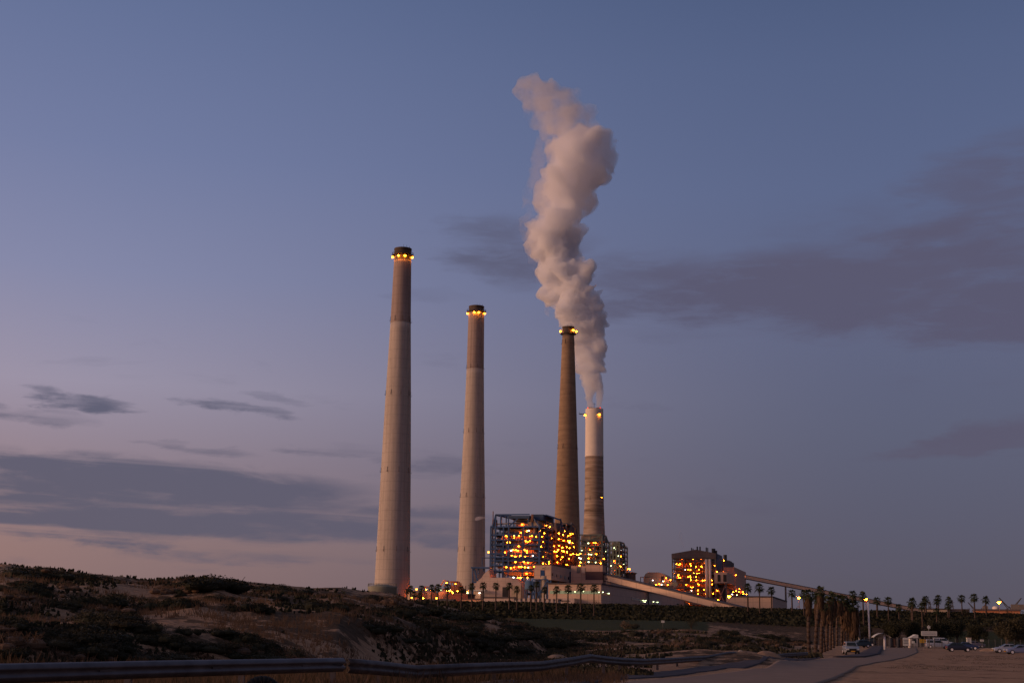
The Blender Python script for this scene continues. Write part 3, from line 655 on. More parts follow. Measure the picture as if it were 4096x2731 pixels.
# --- third and fourth boiler houses, grey green steel
def unit(label, xc, Y, wleft, xr, tops, levels_px, seed, lampsF, lampsS):
    B = plant('boiler_house', xc, Y, label, 'boiler house')
    xl = hit(B, wleft, 2200, 1, 0).x; ve = vr(B, xr, 2220)
    lv = sorted(zof(B, y, xc) for y in levels_px)
    cs = list(np.linspace(xl, 0, 4)); rw = list(np.linspace(0, ve, 4))
    tower_frame(B, cs, rw, lv, lv[-1]+.6, M_['green'], M_['green'], M_['dark'], bracem=M_['steel'], seed=seed, brace=14, bw=.9, cw=1.1)
    MB().box(xl+3, -5, 6, ve-5, lv[0], lv[-1]-2).build('boiler_casing', M_['beige'], B)
    clutter(B, xl, -2, 1.5, 6, lv[0], lv[-1]-2, 20, seed+1, [M_['steel'], M_['green'], M_['rust'], M_['beige']])
    clutter(B, -5, -1.2, 2, ve-3, lv[0], lv[-1]-2, 26, seed+2, [M_['steel'], M_['green'], M_['rust'], M_['beige'], M_['dark']])
    zt = zof(B, tops, xc)
    segs = [((x, y, lv[-1]), (x, y, zt)) for x in (xl, xl/2, 0) for y in (0, ve*.55)]+[((xl, y, zt), (0, y, zt)) for y in (0, ve*.55)]+[((0, 0, zt), (0, ve*.55, zt)), ((0, ve*.55, zt), (0, ve*.8, zt-4)), ((0, ve*.8, zt-4), (0, ve, lv[-1])), ((0, ve*.1, lv[-1]), (0, ve*.3, zt)), ((xl/2, 0, lv[-1]), (0, 0, zt))]
    framepart(B, 'roof_frame', M_['green'], segs, 1.0)
    MB().box(xl+1, -1, 2, ve*.5, zt-3.6, zt-.6).build('penthouse_wall', M_['beige'], B)
    MB().box(xl+4, -3, 5, ve*.5, lv[-1]+.4, zt-3.7).build('penthouse_casing', M_['dark'], B)
    lamps_px(B, lampsF, 1800, 1980, 2.94, 1, 1.5, .8, 4, 1.12); lamps_px(B, lampsS, 1800, 1980, 2.94, 0, -.8, .6, 5, 1.12)
    return B, xl, ve, lv
unit('grey green boiler house with white and green lamps below the white-topped chimney', 2408, 1105, 2317, 2436, 2138, (2160, 2183, 2204, 2222, 2240, 2258, 2282, 2320), 31,
     [(1627, 562, 'g'), (1710, 560), (1690, 555, 's'), (1645, 640), (1550, 650, 'g'), (1632, 692, 'g'), (1660, 695, 'g'), (1720, 692), (1530, 685), (1630, 740), (1530, 742, 'w'), (1535, 787), (1630, 783, 'g'), (1710, 787, 'g'), (1773, 798), (1523, 823)],
     [(1815, 575, 'w'), (1842, 585, 'w'), (1825, 660, 'g'), (1808, 745)])
U4, xl4, ve4, lv4 = unit('rightmost boiler house of the main block, curved steel edge and mixed lamps', 2478, 1190, 2440, 2509, 2166, (2180, 2200, 2218, 2236, 2254, 2275, 2300, 2330), 41,
     [(1928, 617, 'g'), (1952, 635, 'g'), (1925, 772), (1892, 828, 'g'), (1918, 880), (1982, 712, 'g')], [(2018, 648, 'w'), (2008, 720), (1990, 800, 'g'), (2040, 812, 'g'), (2005, 835), (1992, 858)])
MB().lathe([(0, 6), (zof(U4, 2290, 2513), 5), (zof(U4, 2284, 2513), 6.5), (zof(U4, 2280, 2513), 3)], 3, ve4-3, 16).build('hopper', M_['brownclad'], U4)
place_lamp('o', U4, hit(U4, 2513, 2274, 0, 1.5)); place_lamp('o', U4, hit(U4, 2518, 2275, 0, 1.5))

# --- far boiler house on the right
B5 = plant('boiler_house', 2866, 1290, 'separate far boiler house, low gabled roof, orange lamps, right of the main block', 'boiler house')
xl = hit(B5, 2690, 2300, 1, 0).x; lv = sorted(zof(B5, y, 2780) for y in (2233, 2244, 2275, 2294, 2314, 2332, 2350, 2370, 2390, 2415)); ve = 46
cs = [xl, xl*.73, xl*.47, xl*.2, 0]
tower_frame(B5, cs, [0, 15, 30, ve], lv, lv[-1]+1, M_['steel'], M_['steel'], M_['dark'], bracem=M_['steel'], seed=51, brace=14, bw=.9, cw=1.0)
zr = zof(B5, 2214, 2690); zp = zof(B5, 2197, 2790)
MB().prism([(xl-.6, lv[-1]+.6), (.6, lv[-1]+.6), (.6, zof(B5, 2212, 2866)), (xl*.44, zp), (xl-.6, zr)], -1.2, ve).build('gabled_roof', M_['brownclad'], B5)
MB().box(xl+2, -4, 8, ve-3, 3, lv[-1]-.5).build('boiler_casing', M_['rust'], B5)
clutter(B5, xl+1, -4, 1.5, 7, 3, lv[-1]-3, 34, 52, [M_['rust'], M_['steel'], M_['rust'], M_['beige']])
for px in (2827, 2841): MB().tube((ux(B5, px, 2300), -2, zof(B5, 2388, px)), (ux(B5, px, 2300), -2, zof(B5, 2236, px)), 1.3, n=12).build('riser_pipe', M_['white'], B5, True)
for px, t, w_ in ((2763, 2190, .5), (2769, 2193, .5), (2786, 2185, .7), (2797, 2185, .7), (2822, 2188, .6), (2828, 2190, .5), (2851, 2193, 1.8), (2862, 2201, .9)):
    MB().tube((ux(B5, px, 2200), 6, lv[-1]), (ux(B5, px, 2200), 6, zof(B5, t, px, 1, 6)), w_, n=8).build('vent_pipe', M_['dark'], B5, True)
q0 = lambda x: vr(B5, x, 2250)
MB().box(-8, .8, 4, q0(2886)-1, lv[-4], zof(B5, 2216, 2875, 0, .8)).build('side_block', M_['blued'], B5)
for k, (a, b, t) in enumerate(((2888, 2912, 2232), (2912, 2925, 2238), (2925, 2933, 2246))):
    MB().box(-7, .9, q0(a), q0(b)-1, 2, zof(B5, t, a, 0, .9)).build('side_block', M_['brownclad'], B5)
MB().tube((-2, q0(2909), lv[-1]-10), (-2, q0(2909), zof(B5, 2222, 2909, 0, -2)), 1.8).build('vent_pipe', M_['dark'], B5)
C5 = [(873, 475), (762, 518), (873, 517, 's'), (918, 520), (1018, 518), (693, 587), (722, 600), (742, 585), (790, 577), (878, 585), (885, 608), (953, 622), (1032, 627), (1078, 575), (1202, 607, 's'), (810, 662, 'w'), (848, 662), (880, 665), (993, 662), (1140, 665, 's'), (662, 713), (690, 720), (718, 730), (925, 708), (970, 712), (995, 713), (720, 768), (740, 770), (850, 760), (878, 748), (880, 768), (953, 760), (883, 805), (950, 810), (1043, 808), (1168, 805), (710, 855), (980, 853), (1083, 855), (1172, 858), (705, 907), (883, 897), (915, 898), (780, 935), (893, 942, 'w'), (980, 940), (1062, 930), (980, 988), (1083, 990), (1185, 985), (685, 1028), (800, 1070), (862, 1070), (755, 1130), (863, 1120), (900, 1157), (1018, 1162)]
lamps_px(B5, C5, 2500, 2080, 3.36, 1, 1.0, 1.0, 6, .85)
lamps_px(B5, [(1238, 687), (1327, 687), (1355, 672, 's'), (1327, 540)], 2500, 2080, 3.36, 0, 1.5, .3, 7, 1.0)
extra_lamps(B5, 12, 4, lv[:-1], 1, 1.5, xl+2, -3)
# bunker block in front of it on legs
BK = plant('bunker_building', 2912, 1240, 'cream bunker building with two tall dark windows, on legs by far boiler house', 'building')
xl = hit(BK, 2857, 2310, 1, 0).x; zt, zb_ = zof(BK, 2287, 2912), zof(BK, 2331, 2912); ve = vr(BK, 2983, 2320)
MB().box(xl, 0, 0, ve, zb_, zt).build('wall', M_['cream'], BK)
MB().box(-10, .3, ve*.35, ve+.5, zb_-6, zof(BK, 2268, 2940, 0, .3)).build('tower', M_['pink'], BK)
for a, b in ((2870, 2882), (2893, 2906)): MB().box(ux(BK, a, 2310), ux(BK, b, 2310), -.25, .3, zof(BK, 2325, 2880), zof(BK, 2297, 2880)).build('window', M_['glassd'], BK)
framepart(BK, 'legs', M_['steel'], [((x, y, 0), (x, y, zb_)) for x in (xl+1, -1) for y in (1, ve*.5, ve-1)]+[((xl+1, 1, 14), (-1, 1, zb_)), ((-1, 1, 14), (xl+1, 1, zb_))], 1.0)
MB().box(xl+2, -2, 6, ve-2, 0, zb_-4).build('dark_store', M_['dark'], BK)
lamps_px(BK, [(1455, 962), (1495, 948), (1530, 960), (1540, 920, 's'), (1583, 960), (1590, 988), (1633, 993), (1440, 993, 'w'), (1503, 1002, 'g')], 2500, 2080, 3.36, 0, 3, 1.0, 8, .9)
lamps_px(BK, [(1240, 942), (1250, 1068)], 2500, 2080, 3.36, 1, -1, .3, 8, .95); place_lamp('o', BK, hit(BK, 2944, 2299, 0, 1.2), .9)

def hall(name, label, cat, xs, Y, x_left, y_top, x_right, m_front, m_side=None, ybot=None, roofm=None, group=None, over=.4, zb=None):
    """box building given by its near right corner, left end and far end in the picture"""
    r = plant(name, xs, Y, label, cat, group=group); zt = zof(r, y_top, xs)
    xl = hit(r, x_left, y_top, 1, 0).x; ve = vr(r, x_right, y_top) if x_right > xs else -x_right
    z0 = zof(r, ybot, xs) if ybot else 0.0
    MB().box(xl, 0, 0, ve, z0, zt).build('wall', m_front, r)
    if m_side: MB().box(-.5, .12, .1, ve-.1, z0+.1, zt-.1).build('side_wall', m_side, r)
    MB().box(xl-over, over, -over, ve+over, zt+.003, zt+.7).build('roof', roofm or M_['roof'], r)
    return r, xl, ve, zt, z0
# long low hall with the window strip
r, xl, ve, zt, z0 = hall('turbine_hall', 'long low cream hall with a green lit window strip behind the four palms', 'hall', 2404, 650, 2193, 2337, 2717, M_['cream'], M_['grey'])
MB().box(xl+1, -.6, -.12, .1, zof(r, 2374, 2300), zof(r, 2362, 2300)).build('window_strip', WIN, r)
mb = MB(); n = 34
for k in range(n+1): mb.box(xl+1+(-1.6-xl)*k/n-.06, xl+1+(-1.6-xl)*k/n+.06, -.2, -.1, zof(r, 2374, 2300), zof(r, 2362, 2300))
mb.build('mullions', M_['steel'], r)
for a, b, t, bo in ((2408, 2440, 2364, 2380), (2525, 2556, 2386, 2398), (2557, 2600, 2396, 2411), (2612, 2640, 2401, 2413)):
    MB().box(.05, .22, vr(r, a, t+6), vr(r, b, t+6), zof(r, (t+bo)/2+6, a, 0, .1), zof(r, (t+bo)/2-6, a, 0, .1)).build('window', M_['glassd'], r)
for (x, y) in ((2412, 2367), (2436, 2372), (2574, 2400), (2583, 2400), (2580, 2406), (2614, 2405), (2631, 2407)): place_lamp('g', r, hit(r, x, y, 0, .5), .5)
for (x, y) in ((2300, 2365), (2334, 2364), (2368, 2363), (2396, 2367), (2270, 2368)): place_lamp('g', r, hit(r, x, y, 1, -.4), .42)
MB().box(ux(r, 2234, 2400), ux(r, 2310, 2400), -7, -.2, 0, zof(r, 2391, 2270, 1, -7)).build('annex', M_['grey'], r)
MB().box(ux(r, 2250, 2400), ux(r, 2290, 2400), -7.3, -6.9, zof(r, 2404, 2270, 1, -7), zof(r, 2400, 2270, 1, -7)).build('annex_window', M_['dark'], r)
MB().tube((xl-1.2, -.3, 0), (xl-1.2, -.3, zof(r, 2375, 2193)), .35).build('pipe', M_['pole'], r)
# upper bunker gallery with the blue door
r, xl, ve, zt, z0 = hall('bunker_building', 'raised cream building with tall blue door and long grey side', 'building', 2203, 780, 2137, 2259, 2300, M_['cream'], M_['grey'], 2318)
MB().box(ux(r, 2162, 2290), ux(r, 2178, 2290), -.2, .1, zof(r, 2308, 2170), zof(r, 2279, 2170)).build('door', mat('blue_door', (.02, .07, .19)), r)
MB().bar((ux(r, 2169, 2274), -.6, zof(r, 2274, 2169)), (ux(r, 2186, 2268), -1.4, zof(r, 2268, 2186)), .3).build('bracket', M_['dark'], r)
for x, y in ((2209, 2296), (2226, 2301), (2242, 2304), (2258, 2308), (2273, 2311)):
    v = vr(r, x, y); MB().box(.05, .25, v-1.3, v+1.3, zof(r, y+6, x, 0, .1), zof(r, y-5, x, 0, .1)).build('window', M_['glassd'], r)
framepart(r, 'legs', M_['blue'], [((x, y, 0), (x, y, z0)) for x in (xl+.5, -.5) for y in (1, 20, 40)]+[((xl+.5, 1, z0-9), (-.5, 1, z0-1)), ((xl+.5, 1, z0-1), (-.5, 1, z0-9))], .7)
MB().box(xl+1.5, -1.5, 4, ve, 0, z0-1).build('store', M_['dark'], r)
for vx, mm in ((2283, M_['blued']), (2318, M_['dark'])):
    v = vr(r, vx, 2300); MB().box(-.2, 2.6, v-4, v+4, z0-12, zof(r, 2284 if vx < 2300 else 2287, vx, 0, 1)).build('pipe_shaft', mm, r)
r, xl, ve, zt, z0 = hall('gallery_building', 'grey long wall with slit windows between the dark pipe shafts and the pink transfer tower', 'building', 2297, 860, 2285, 2282, 2378, M_['cream'], M_['grey'])
for x, y in ((2303, 2318), (2332, 2322), (2346, 2326), (2361, 2329), (2373, 2332)):
    v = vr(r, x, y); MB().box(.05, .25, v-1.3, v+1.3, zof(r, y+5, x, 0, .1), zof(r, y-5, x, 0, .1)).build('window', M_['glassd'], r)
# transfer tower
T = plant('transfer_tower', 2410, 800, 'pink transfer tower with a dark maroon band where the near coal conveyor starts', 'tower')
xl = ux(T, 2343, 2290); ve = 10
za, zb1, zc1, zd1 = (zof(T, y, 2410) for y in (2335, 2318, 2285, 2258))
MB().box(xl, 0, 0, ve, 0, zb1).build('lower_wall', M_['pink'], T); MB().box(xl-.15, .15, -.15, ve+.1, zb1, zc1).build('band', M_['maroon'], T)
MB().box(xl, 0, 0, ve, zc1, zd1).build('upper_wall', M_['pink'], T); MB().box(xl-.3, .3, -.3, ve+.3, zd1, zd1+.6).build('roof', M_['roof'], T)
MB().box(xl-9, xl-.1, 1, ve, 0, zof(T, 2262, 2325)).build('annex', M_['pink'], T)
MB().box(xl-5.5, xl-3.5, .6, 3, zof(T, 2290, 2340), zof(T, 2267, 2340)).build('duct', M_['steel'], T); MB().box(xl-2.5, xl-.5, .2, 3, zof(T, 2292, 2340), zof(T, 2268, 2340)).build('duct', M_['grey'], T)
r, xl, ve, zt, z0 = hall('service_building', 'small beige block just under the near conveyor beside the pink tower', 'building', 2442, 800, 2424, 2316, 2444, M_['cream'])
r, xl, ve, zt, z0 = hall('service_hall', 'grey hall partly under the near conveyor, roof dotted with vents', 'hall', 2446, 835, 2440, 2322, 2580, M_['cream'], M_['grey'])
for k in range(8): MB().tube((-2, ve*(k+.5)/8, zt), (-2, ve*(k+.5)/8, zt+1.6), .6, n=8).build('roof_vent', M_['roof'], r)

# conveyors
def conveyor(label, a, b, hgt, supports, wd=4.0):
    """a,b = (xs, y_top, Y) ; closed inclined gallery"""
    A = P(*a); B = P(*b); r = empty('coal_conveyor', (A.x, A.y, GZ), label, 'conveyor')
    A = A-r.location; B = B-r.location; d = (B-A); s = Vector((d.y, -d.x, 0)).normalized()*wd/2; dz = Vector((0, 0, hgt))
    def bx(o1, o2, name, m, ex=0.0):
        vs = [A-s*(1+ex)+o1, A+s*(1+ex)+o1, B+s*(1+ex)+o1, B-s*(1+ex)+o1, A-s*(1+ex)+o2, A+s*(1+ex)+o2, B+s*(1+ex)+o2, B-s*(1+ex)+o2]
        MB().add(vs, [(3, 2, 1, 0), (4, 5, 6, 7), (0, 1, 5, 4), (1, 2, 6, 5), (2, 3, 7, 6), (3, 0, 4, 7)]).build(name, m, r)
    bx(-dz*.87, -dz*.16, 'wall', M_['cream']); bx(-dz*.155, dz*0, 'roof', M_['roof'], .08); bx(-dz, -dz*.875, 'floor', M_['roof'], .05)
    for t in supports:
        p = A+d*t
        mb = MB(); mb.bar((p.x-s.x, p.y-s.y, 0), (p.x-s.x*.6, p.y-s.y*.6, p.z-hgt), .8); mb.bar((p.x+s.x, p.y+s.y, 0), (p.x+s.x*.6, p.y+s.y*.6, p.z-hgt), .8)
        mb.bar((p.x-s.x, p.y-s.y, p.z*.5), (p.x+s.x, p.y+s.y, p.z*.5), .4)
        mb.build('support', M_['steel'], r)
    return r
conveyor('near inclined coal conveyor gallery running down right from the pink transfer tower', (2412, 2291, 806), (3040, 2441, 720), 4.3, (.3, .56), 4.5)
conveyor('far inclined coal conveyor gallery descending right behind the avenue of tall palms', (2980, 2298, 1290), (3830, 2462, 1300), 3.9, (.19, .62), 4.5)
r, xl, ve, zt, z0 = hall('storage_shed', 'wide low cream shed at the foot of the near conveyor, behind three palms', 'shed', 3093, 800, 2905, 2388, 3146, M_['cream'], M_['grey'])

# --- grey ash handling block and blue truss at the foot of the first boiler house
r = plant('ash_duct_block', 2088, 890, 'stepped grey concrete duct block at the left foot of the blue steel frame', 'building')
poly = [(1888, 2420), (1888, 2338), (1925, 2311), (1934, 2296), (1955, 2277), (1961, 2309), (2045, 2309), (2068, 2316), (2082, 2330), (2088, 2345), (2088, 2420)]
MB().prism([(hit(r, x, y, 1, 0).x, hit(r, x, y, 1, 0).z if y < 2400 else 0) for x, y in poly], 0, 16).build('wall', M_['grey'], r)
MB().box(ux(r, 1893, 2370), ux(r, 1925, 2370), -2, -.1, 0, zof(r, 2357, 1910)).build('annex', M_['cream'], r)
MB().box(ux(r, 1900, 2370), ux(r, 1955, 2370), -9, -2.2, zof(r, 2364, 1920), zof(r, 2359, 1920)).build('canopy', M_['board'], r)
MB().box(ux(r, 2050, 2370), ux(r, 2088, 2370), -3, -.1, 0, zof(r, 2340, 2060)).build('tower', M_['beige'], r)
MB().box(ux(r, 2010, 2370), ux(r, 2034, 2370), -.4, -.05, 6, zof(r, 2347, 2020)).build('doorway', M_['dark'], r)
place_lamp('w', r, hit(r, 1918, 2370, 1, -3), .8)
r = plant('duct_support', 1958, 880, 'blue steel truss with a flat top leaning out left of the blue boiler frame', 'frame')
h_ = lambda x, y: hit(r, x, y, 1, 0)
MB().box(h_(1889, 2266).x, 0, -3, 3, h_(1920, 2273).z, h_(1920, 2267).z).build('deck', M_['blue'], r)
framepart(r, 'truss', M_['blue'], [(h_(1892, 2270), (h_(1892, 2335).x, 0, 0)), (h_(1897, 2272), h_(1911, 2322)), (h_(1914, 2272), h_(1914, 2296)), (h_(1935, 2272), h_(1935, 2284)), (h_(1892, 2328), h_(1905, 2327))], .9)
r = plant('blue_tank', 2130, 870, 'upright blue cylindrical tank under the raised building, right of the boiler frame legs', 'tank')
MB().lathe([(zof(r, 2356, 2115), 3.0), (zof(r, 2352, 2115), 3.0), (zof(r, 2324, 2115), 3.0), (zof(r, 2321, 2115), 1.2)], -3, 3, 24).build('shell', mat('blue_tank_paint', (.08, .15, .24)), r, True)
framepart(r, 'stand', M_['blue'], [((x, y, 0), (x, y, zof(r, 2356, 2115))) for x in (-5.5, -.5) for y in (1, 5)], .5)
r = plant('pipe_rack', 2195, 760, 'blue and grey pipe rack beneath the raised cream building', 'pipe rack')
framepart(r, 'frame', M_['blue'], [((x, 0, 0), (x, 0, 20)) for x in (-9.5, -5, -.6)]+[((-9.5, 0, z), (-.6, 0, z)) for z in (6, 13, 20)]+[((-9.5, 0, 6), (-5, 0, 13)), ((-5, 0, 13), (-.6, 0, 20))], .5)
MB().tube((-3.4, 1.5, 0), (-3.4, 1.5, 22), 1.5, n=14).build('pipe', M_['beige'], r, True); MB().tube((-7.5, 1.5, 0), (-7.5, 1.5, 20), .7, n=10).build('pipe', M_['steel'], r, True)

# --- left part of the plant: tanks, pipe frames, low walls
def tankcyl(label, x0, x1, ytop, Y, m, cat='tank'):
    r = plant('storage_tank', (x0+x1)/2, Y, label, cat); rad = (x1-x0)/2*Y/F; z = zof(r, ytop, (x0+x1)/2)
    MB().lathe([(0, rad), (z, rad), (z+.3, rad+.15), (z+.6, rad+.15), (z+1.6, rad*.35)], 0, 0, 40).build('shell', m, r, True)
    mb = MB()
    for k in range(30):
        t = 2*math.pi*k/30; mb.bar((rad*math.cos(t), rad*math.sin(t), z+.5), (rad*math.cos(t), rad*math.sin(t), z+1.8), .1)
        t2 = t+2*math.pi/30; mb.bar((rad*math.cos(t), rad*math.sin(t), z+1.8), (rad*math.cos(t2), rad*math.sin(t2), z+1.8), .1)
    mb.build('railing', M_['steel'], r); return r, rad, z
def plamp(r, k, x, y, Y, s=1.0):
    q = P(x, y, Y); place_lamp(k, r, toloc(r, q), s)
t1, rd, z = tankcyl('round orange lit storage tank nearest the foot of the tallest chimney', 1628, 1700, 2374, 780, M_['beige']); plamp(t1, 'o', 1646, 2389, 762, .8)
t2, rd, z = tankcyl('middle cream storage tank with an orange lamp, second from the left', 1690, 1748, 2374, 800, M_['beige']); plamp(t2, 'o', 1693, 2391, 768, .9)
t3, rd, z = tankcyl('tall cream storage tank in the centre of the left yard between two palms', 1750, 1806, 2372, 790, M_['beige']); plamp(t3, 'o', 1746, 2391, 768, .9)
r, xl, ve, zt, z0 = hall('pump_house', 'dark brown low pump house to the right of the storage tanks', 'building', 1868, 770, 1792, 2378, -14, M_['maroon'], M_['maroon'])
for (x, y, k) in ((1811, 2370, 'o'), (1870, 2364, 's'), (1870, 2370, 'g'), (1830, 2363, 'o'), (1808, 2364, 's'), (1786, 2361, 'o'), (1798, 2362, 'o'), (1799, 2357, 'w'), (1763, 2358, 'g')): plamp(r, k, x, y, 764, .8)
r, xl, ve, zt, z0 = hall('valve_house', 'small wall glowing orange from a floor lamp beside the grey duct block', 'building', 1930, 760, 1848, 2398, -5, M_['beige'], M_['beige']); plamp(r, 'o', 1871, 2408, 756, .8)
r, xl, ve, zt, z0 = hall('boundary_wall', 'long low grey boundary wall in front of the frame legs', 'wall', 2056, 700, 1934, 2392, -4, M_['grey'], M_['grey'])
r, xl, ve, zt, z0 = hall('boundary_wall', 'low white boundary wall with small boxes left of the long cream hall', 'wall', 2235, 600, 2060, 2401, -3, M_['board'], M_['board'])
for k in range(9): MB().box(xl+1.5+k*2.1, xl+2.6+k*2.1, -.6, -.1, zt-1.6, zt+.5+(k % 3)*.3).build('cabinet', M_['grey'], r)
r, xl, ve, zt, z0 = hall('low_wall', 'low grey wall with the bright white floodlight in front of the tanks', 'wall', 1810, 640, 1668, 2401, -3, M_['board'], M_['grey'])
rr0 = A_
for (dx, dy, z) in ((25, -9, 13), (27, -5, 19), (23, -13, 8)):
    place_lamp('o', A_, (dx, dy, z), 1.8)
r = plant('floodlight', 1735, 610, 'very bright white floodlight low in front of the storage tanks', 'floodlight')
MB().tube((0, 0, 0), (0, 0, zof(r, 2409, 1735)-.3), .12, n=8).build('pole', M_['steel'], r); MB().box(-1.0, 1.0, -.2, .3, zof(r, 2413, 1735), zof(r, 2405, 1735)).build('lamp', FLOOD, r)
r = plant('pipe_tower', 1846, 790, 'orange lit tangle of curved pipes and frames above the storage tanks', 'pipe rack')
h_ = lambda x, y: hit(r, x, y, 1, 0)
z0 = h_(1800, 2352).z
framepart(r, 'frame', M_['rust'], [((h_(x, 2350).x, y, 0), (h_(x, 2350).x, y, h_(x, 2329).z)) for x in (1806, 1815, 1824, 1832) for y in (0, 6)]+[(h_(1800, 2328), h_(1836, 2329)), (h_(1800, 2350), h_(1840, 2350)), (h_(1690, 2352), h_(1712, 2346)), (h_(1690, 2345), h_(1725, 2346)), (h_(1700, 2346), (h_(1700, 2372).x, 0, 0)), (h_(1742, 2346), (h_(1742, 2372).x, 0, 0))], .45)
MB().path([h_(1762, 2345), h_(1768, 2332), h_(1774, 2322), h_(1779, 2320), h_(1784, 2324), h_(1790, 2334)], .45).build('pipe', M_['pink'], r, True)
MB().path([h_(1778, 2345), h_(1786, 2326), h_(1792, 2322), h_(1797, 2330)], .35).build('pipe', M_['rust'], r, True)
MB().path([h_(1800, 2326), h_(1834, 2327), h_(1838, 2329), h_(1840, 2350), h_(1840, 2372)], .5).build('pipe', M_['rust'], r, True)
clutter(r, h_(1770, 2350).x, 0, 0, 8, 2, h_(1800, 2340).z, 22, 77, [M_['rust'], M_['steel'], M_['beige'], M_['rust'], M_['blue']])
MB().box(h_(1766, 2350).x, h_(1842, 2350).x, 2, 10, 0, h_(1800, 2352).z).build('base_block', M_['rust'], r)
for (x, y, k) in ((1786, 2330, 'o'), (1822, 2334, 's'), (1666, 2356, 'o'), (1688, 2357, 'o'), (1705, 2356, 'o'), (1724, 2358, 's'), (1754, 2361, 's')): plamp(r, k, x, y, 784, .8)
for x in (1666, 1688, 1705, 1724): 
    q = toloc(r, P(x, 2358, 784)); MB().tube((q.x, q.y+.5, 0), (q.x, q.y+.5, q.z), .15, n=6).build('lamp_pole', M_['steel'], r)
gt, rd, z = tankcyl('flat round pale green tank behind the dune at the foot of the tallest chimney', 1468, 1582, 2352, 560, M_['tank'])

# --- left of the far boiler house: rounded building
r = plant('rounded_building', 2678, 1200, 'cream building with rounded shoulders left of the far boiler house', 'building')
xa, xb = ux(r, 2574, 2300), 0; zt = zof(r, 2288, 2640)
MB().prism([(xa, 0), (xb, 0), (xb, zt-7), (xb-4, zt-2), (xb-9, zt), (xa+4, zt), (xa+1.5, zt-1.5), (xa, zt-5)], 0, 30).build('wall', M_['beige'], r)
MB().box(ux(r, 2644, 2310), ux(r, 2656, 2310), -.3, .2, zof(r, 2325, 2650), zof(r, 2303, 2650)).build('window', M_['dark'], r)
MB().box(ux(r, 2600, 2330), xb+8, -5, -.2, zof(r, 2342, 2640), zof(r, 2328, 2640)).build('balcony', M_['green'], r)
framepart(r, 'gantry', M_['steel'], [(hit(r, 2562, 2307, 1, -4), hit(r, 2602, 2307, 1, -4)), ((hit(r, 2562, 2307, 1, -4).x, -4, 0), hit(r, 2562, 2307, 1, -4)), ((hit(r, 2601, 2307, 1, -4).x, -4, 0), hit(r, 2601, 2307, 1, -4))], .6)
lamps_px(r, [(373, 805, 'w'), (510, 817, 'w'), (525, 818, 's'), (553, 775), (610, 802), (418, 862), (462, 852), (492, 865, 'w'), (572, 867)], 2500, 2080, 3.36, 1, -5.5, .2, 9, .85)
r, xl, ve, zt, z0 = hall('low_building', 'low grey building visible beneath the near conveyor', 'building', 2640, 1100, 2560, 2362, 2740, M_['cream'], M_['grey'])

# --- far right buildings
r, xl, ve, zt, z0 = hall('warehouse', 'yellowish low warehouse on the skyline where the far conveyor ends', 'building', 3792, 900, 3690, 2437, -15, M_['beige'], M_['beige'])
r, xl, ve, zt, z0 = hall('warehouse', 'dark brown low warehouse right of the yellowish one on the skyline', 'building', 3882, 905, 3796, 2439, -15, M_['brownclad'], M_['brownclad'])
r, xl, ve, zt, z0 = hall('warehouse', 'orange low building under the street lamp at the far right skyline', 'building', 4086, 560, 3905, 2443, -20, M_['orangew'], M_['orangew'])
MB().lathe([(zt, 1.4), (zt+1.5, 1.4), (zt+2.0, .7)], xl+8, 6, 20).build('roof_tank', M_['white'], r, True)
MB().box(xl+14, xl+19, 5, 8, zt+.7, zt+2.8).build('roof_box', M_['steel'], r); MB().box(xl+3, xl+5, 5, 8, zt+.7, zt+2.0).build('roof_box', M_['steel'], r)

# ------------------------------------------------------------------ pylons
def pylon(label, xs, ytop, Y, spread, kind='y'):
    b = P(xs, hy(xs), Y); zt = P(xs, ytop, Y).z-GZ; r = empty('pylon', (b.x, Y, GZ), label, 'pylon', 'pylons on the right skyline'); mb = MB()
    zw = zt*.55; wt = .09
    if kind == 'y':
        L = [((-4, 0, 0), (-1.2, 0, zw)), ((4, 0, 0), (1.2, 0, zw)), ((-1.2, 0, zw), (-spread, 0, zt)), ((1.2, 0, zw), (spread, 0, zt)), ((-1.2, 0, zw+2), (-spread, 0, zt)), ((1.2, 0, zw+2), (spread, 0, zt)), ((-1.2, 0, zw), (1.2, 0, zw+3)), ((1.2, 0, zw), (-1.2, 0, zw+3)), ((-spread*1.3, 0, zw*.9), (spread*1.3, 0, zw*.9)), ((-spread*1.3, 0, zw*.9), (0, 0, zw+2)), ((spread*1.3, 0, zw*.9), (0, 0, zw+2))]
    else:
        L = [((-2.5, 0, 0), (-.5, 0, zt)), ((2.5, 0, 0), (.5, 0, zt)), ((-spread, 0, zt*.9), (spread, 0, zt*.9)), ((-spread, 0, zt*.75), (spread, 0, zt*.75))]
    for k in range(6):
        f, g = k/6, (k+1)/6; a = 4-(4-1.2)*f; c_ = 4-(4-1.2)*g
        if kind != 'y': a = 2.5-2*f; c_ = 2.5-2*g; zz = zt
        else: zz = zw
        L += [((-a, 0, zz*f), (c_, 0, zz*g)), ((a, 0, zz*f), (-c_, 0, zz*g))]
    for a, b2 in L: mb.bar((a[0], -.6, a[2]), (b2[0], -.6, b2[2]), .3); mb.bar((a[0], .6, a[2]), (b2[0], .6, b2[2]), .2)
    mb.build('lattice', M_['steel'], r)
pylon('wide Y-shaped lattice pylon behind the orange building', 4049, 2390, 1000, 8)
pylon('smaller Y-shaped lattice pylon left of the orange building', 3917, 2408, 1150, 8)
pylon('slim upright lattice pylon between two palms', 3813, 2398, 1150, 2, 't')
pylon('thin mast pylon above the yellowish warehouse', 3724, 2404, 1200, 3, 't')

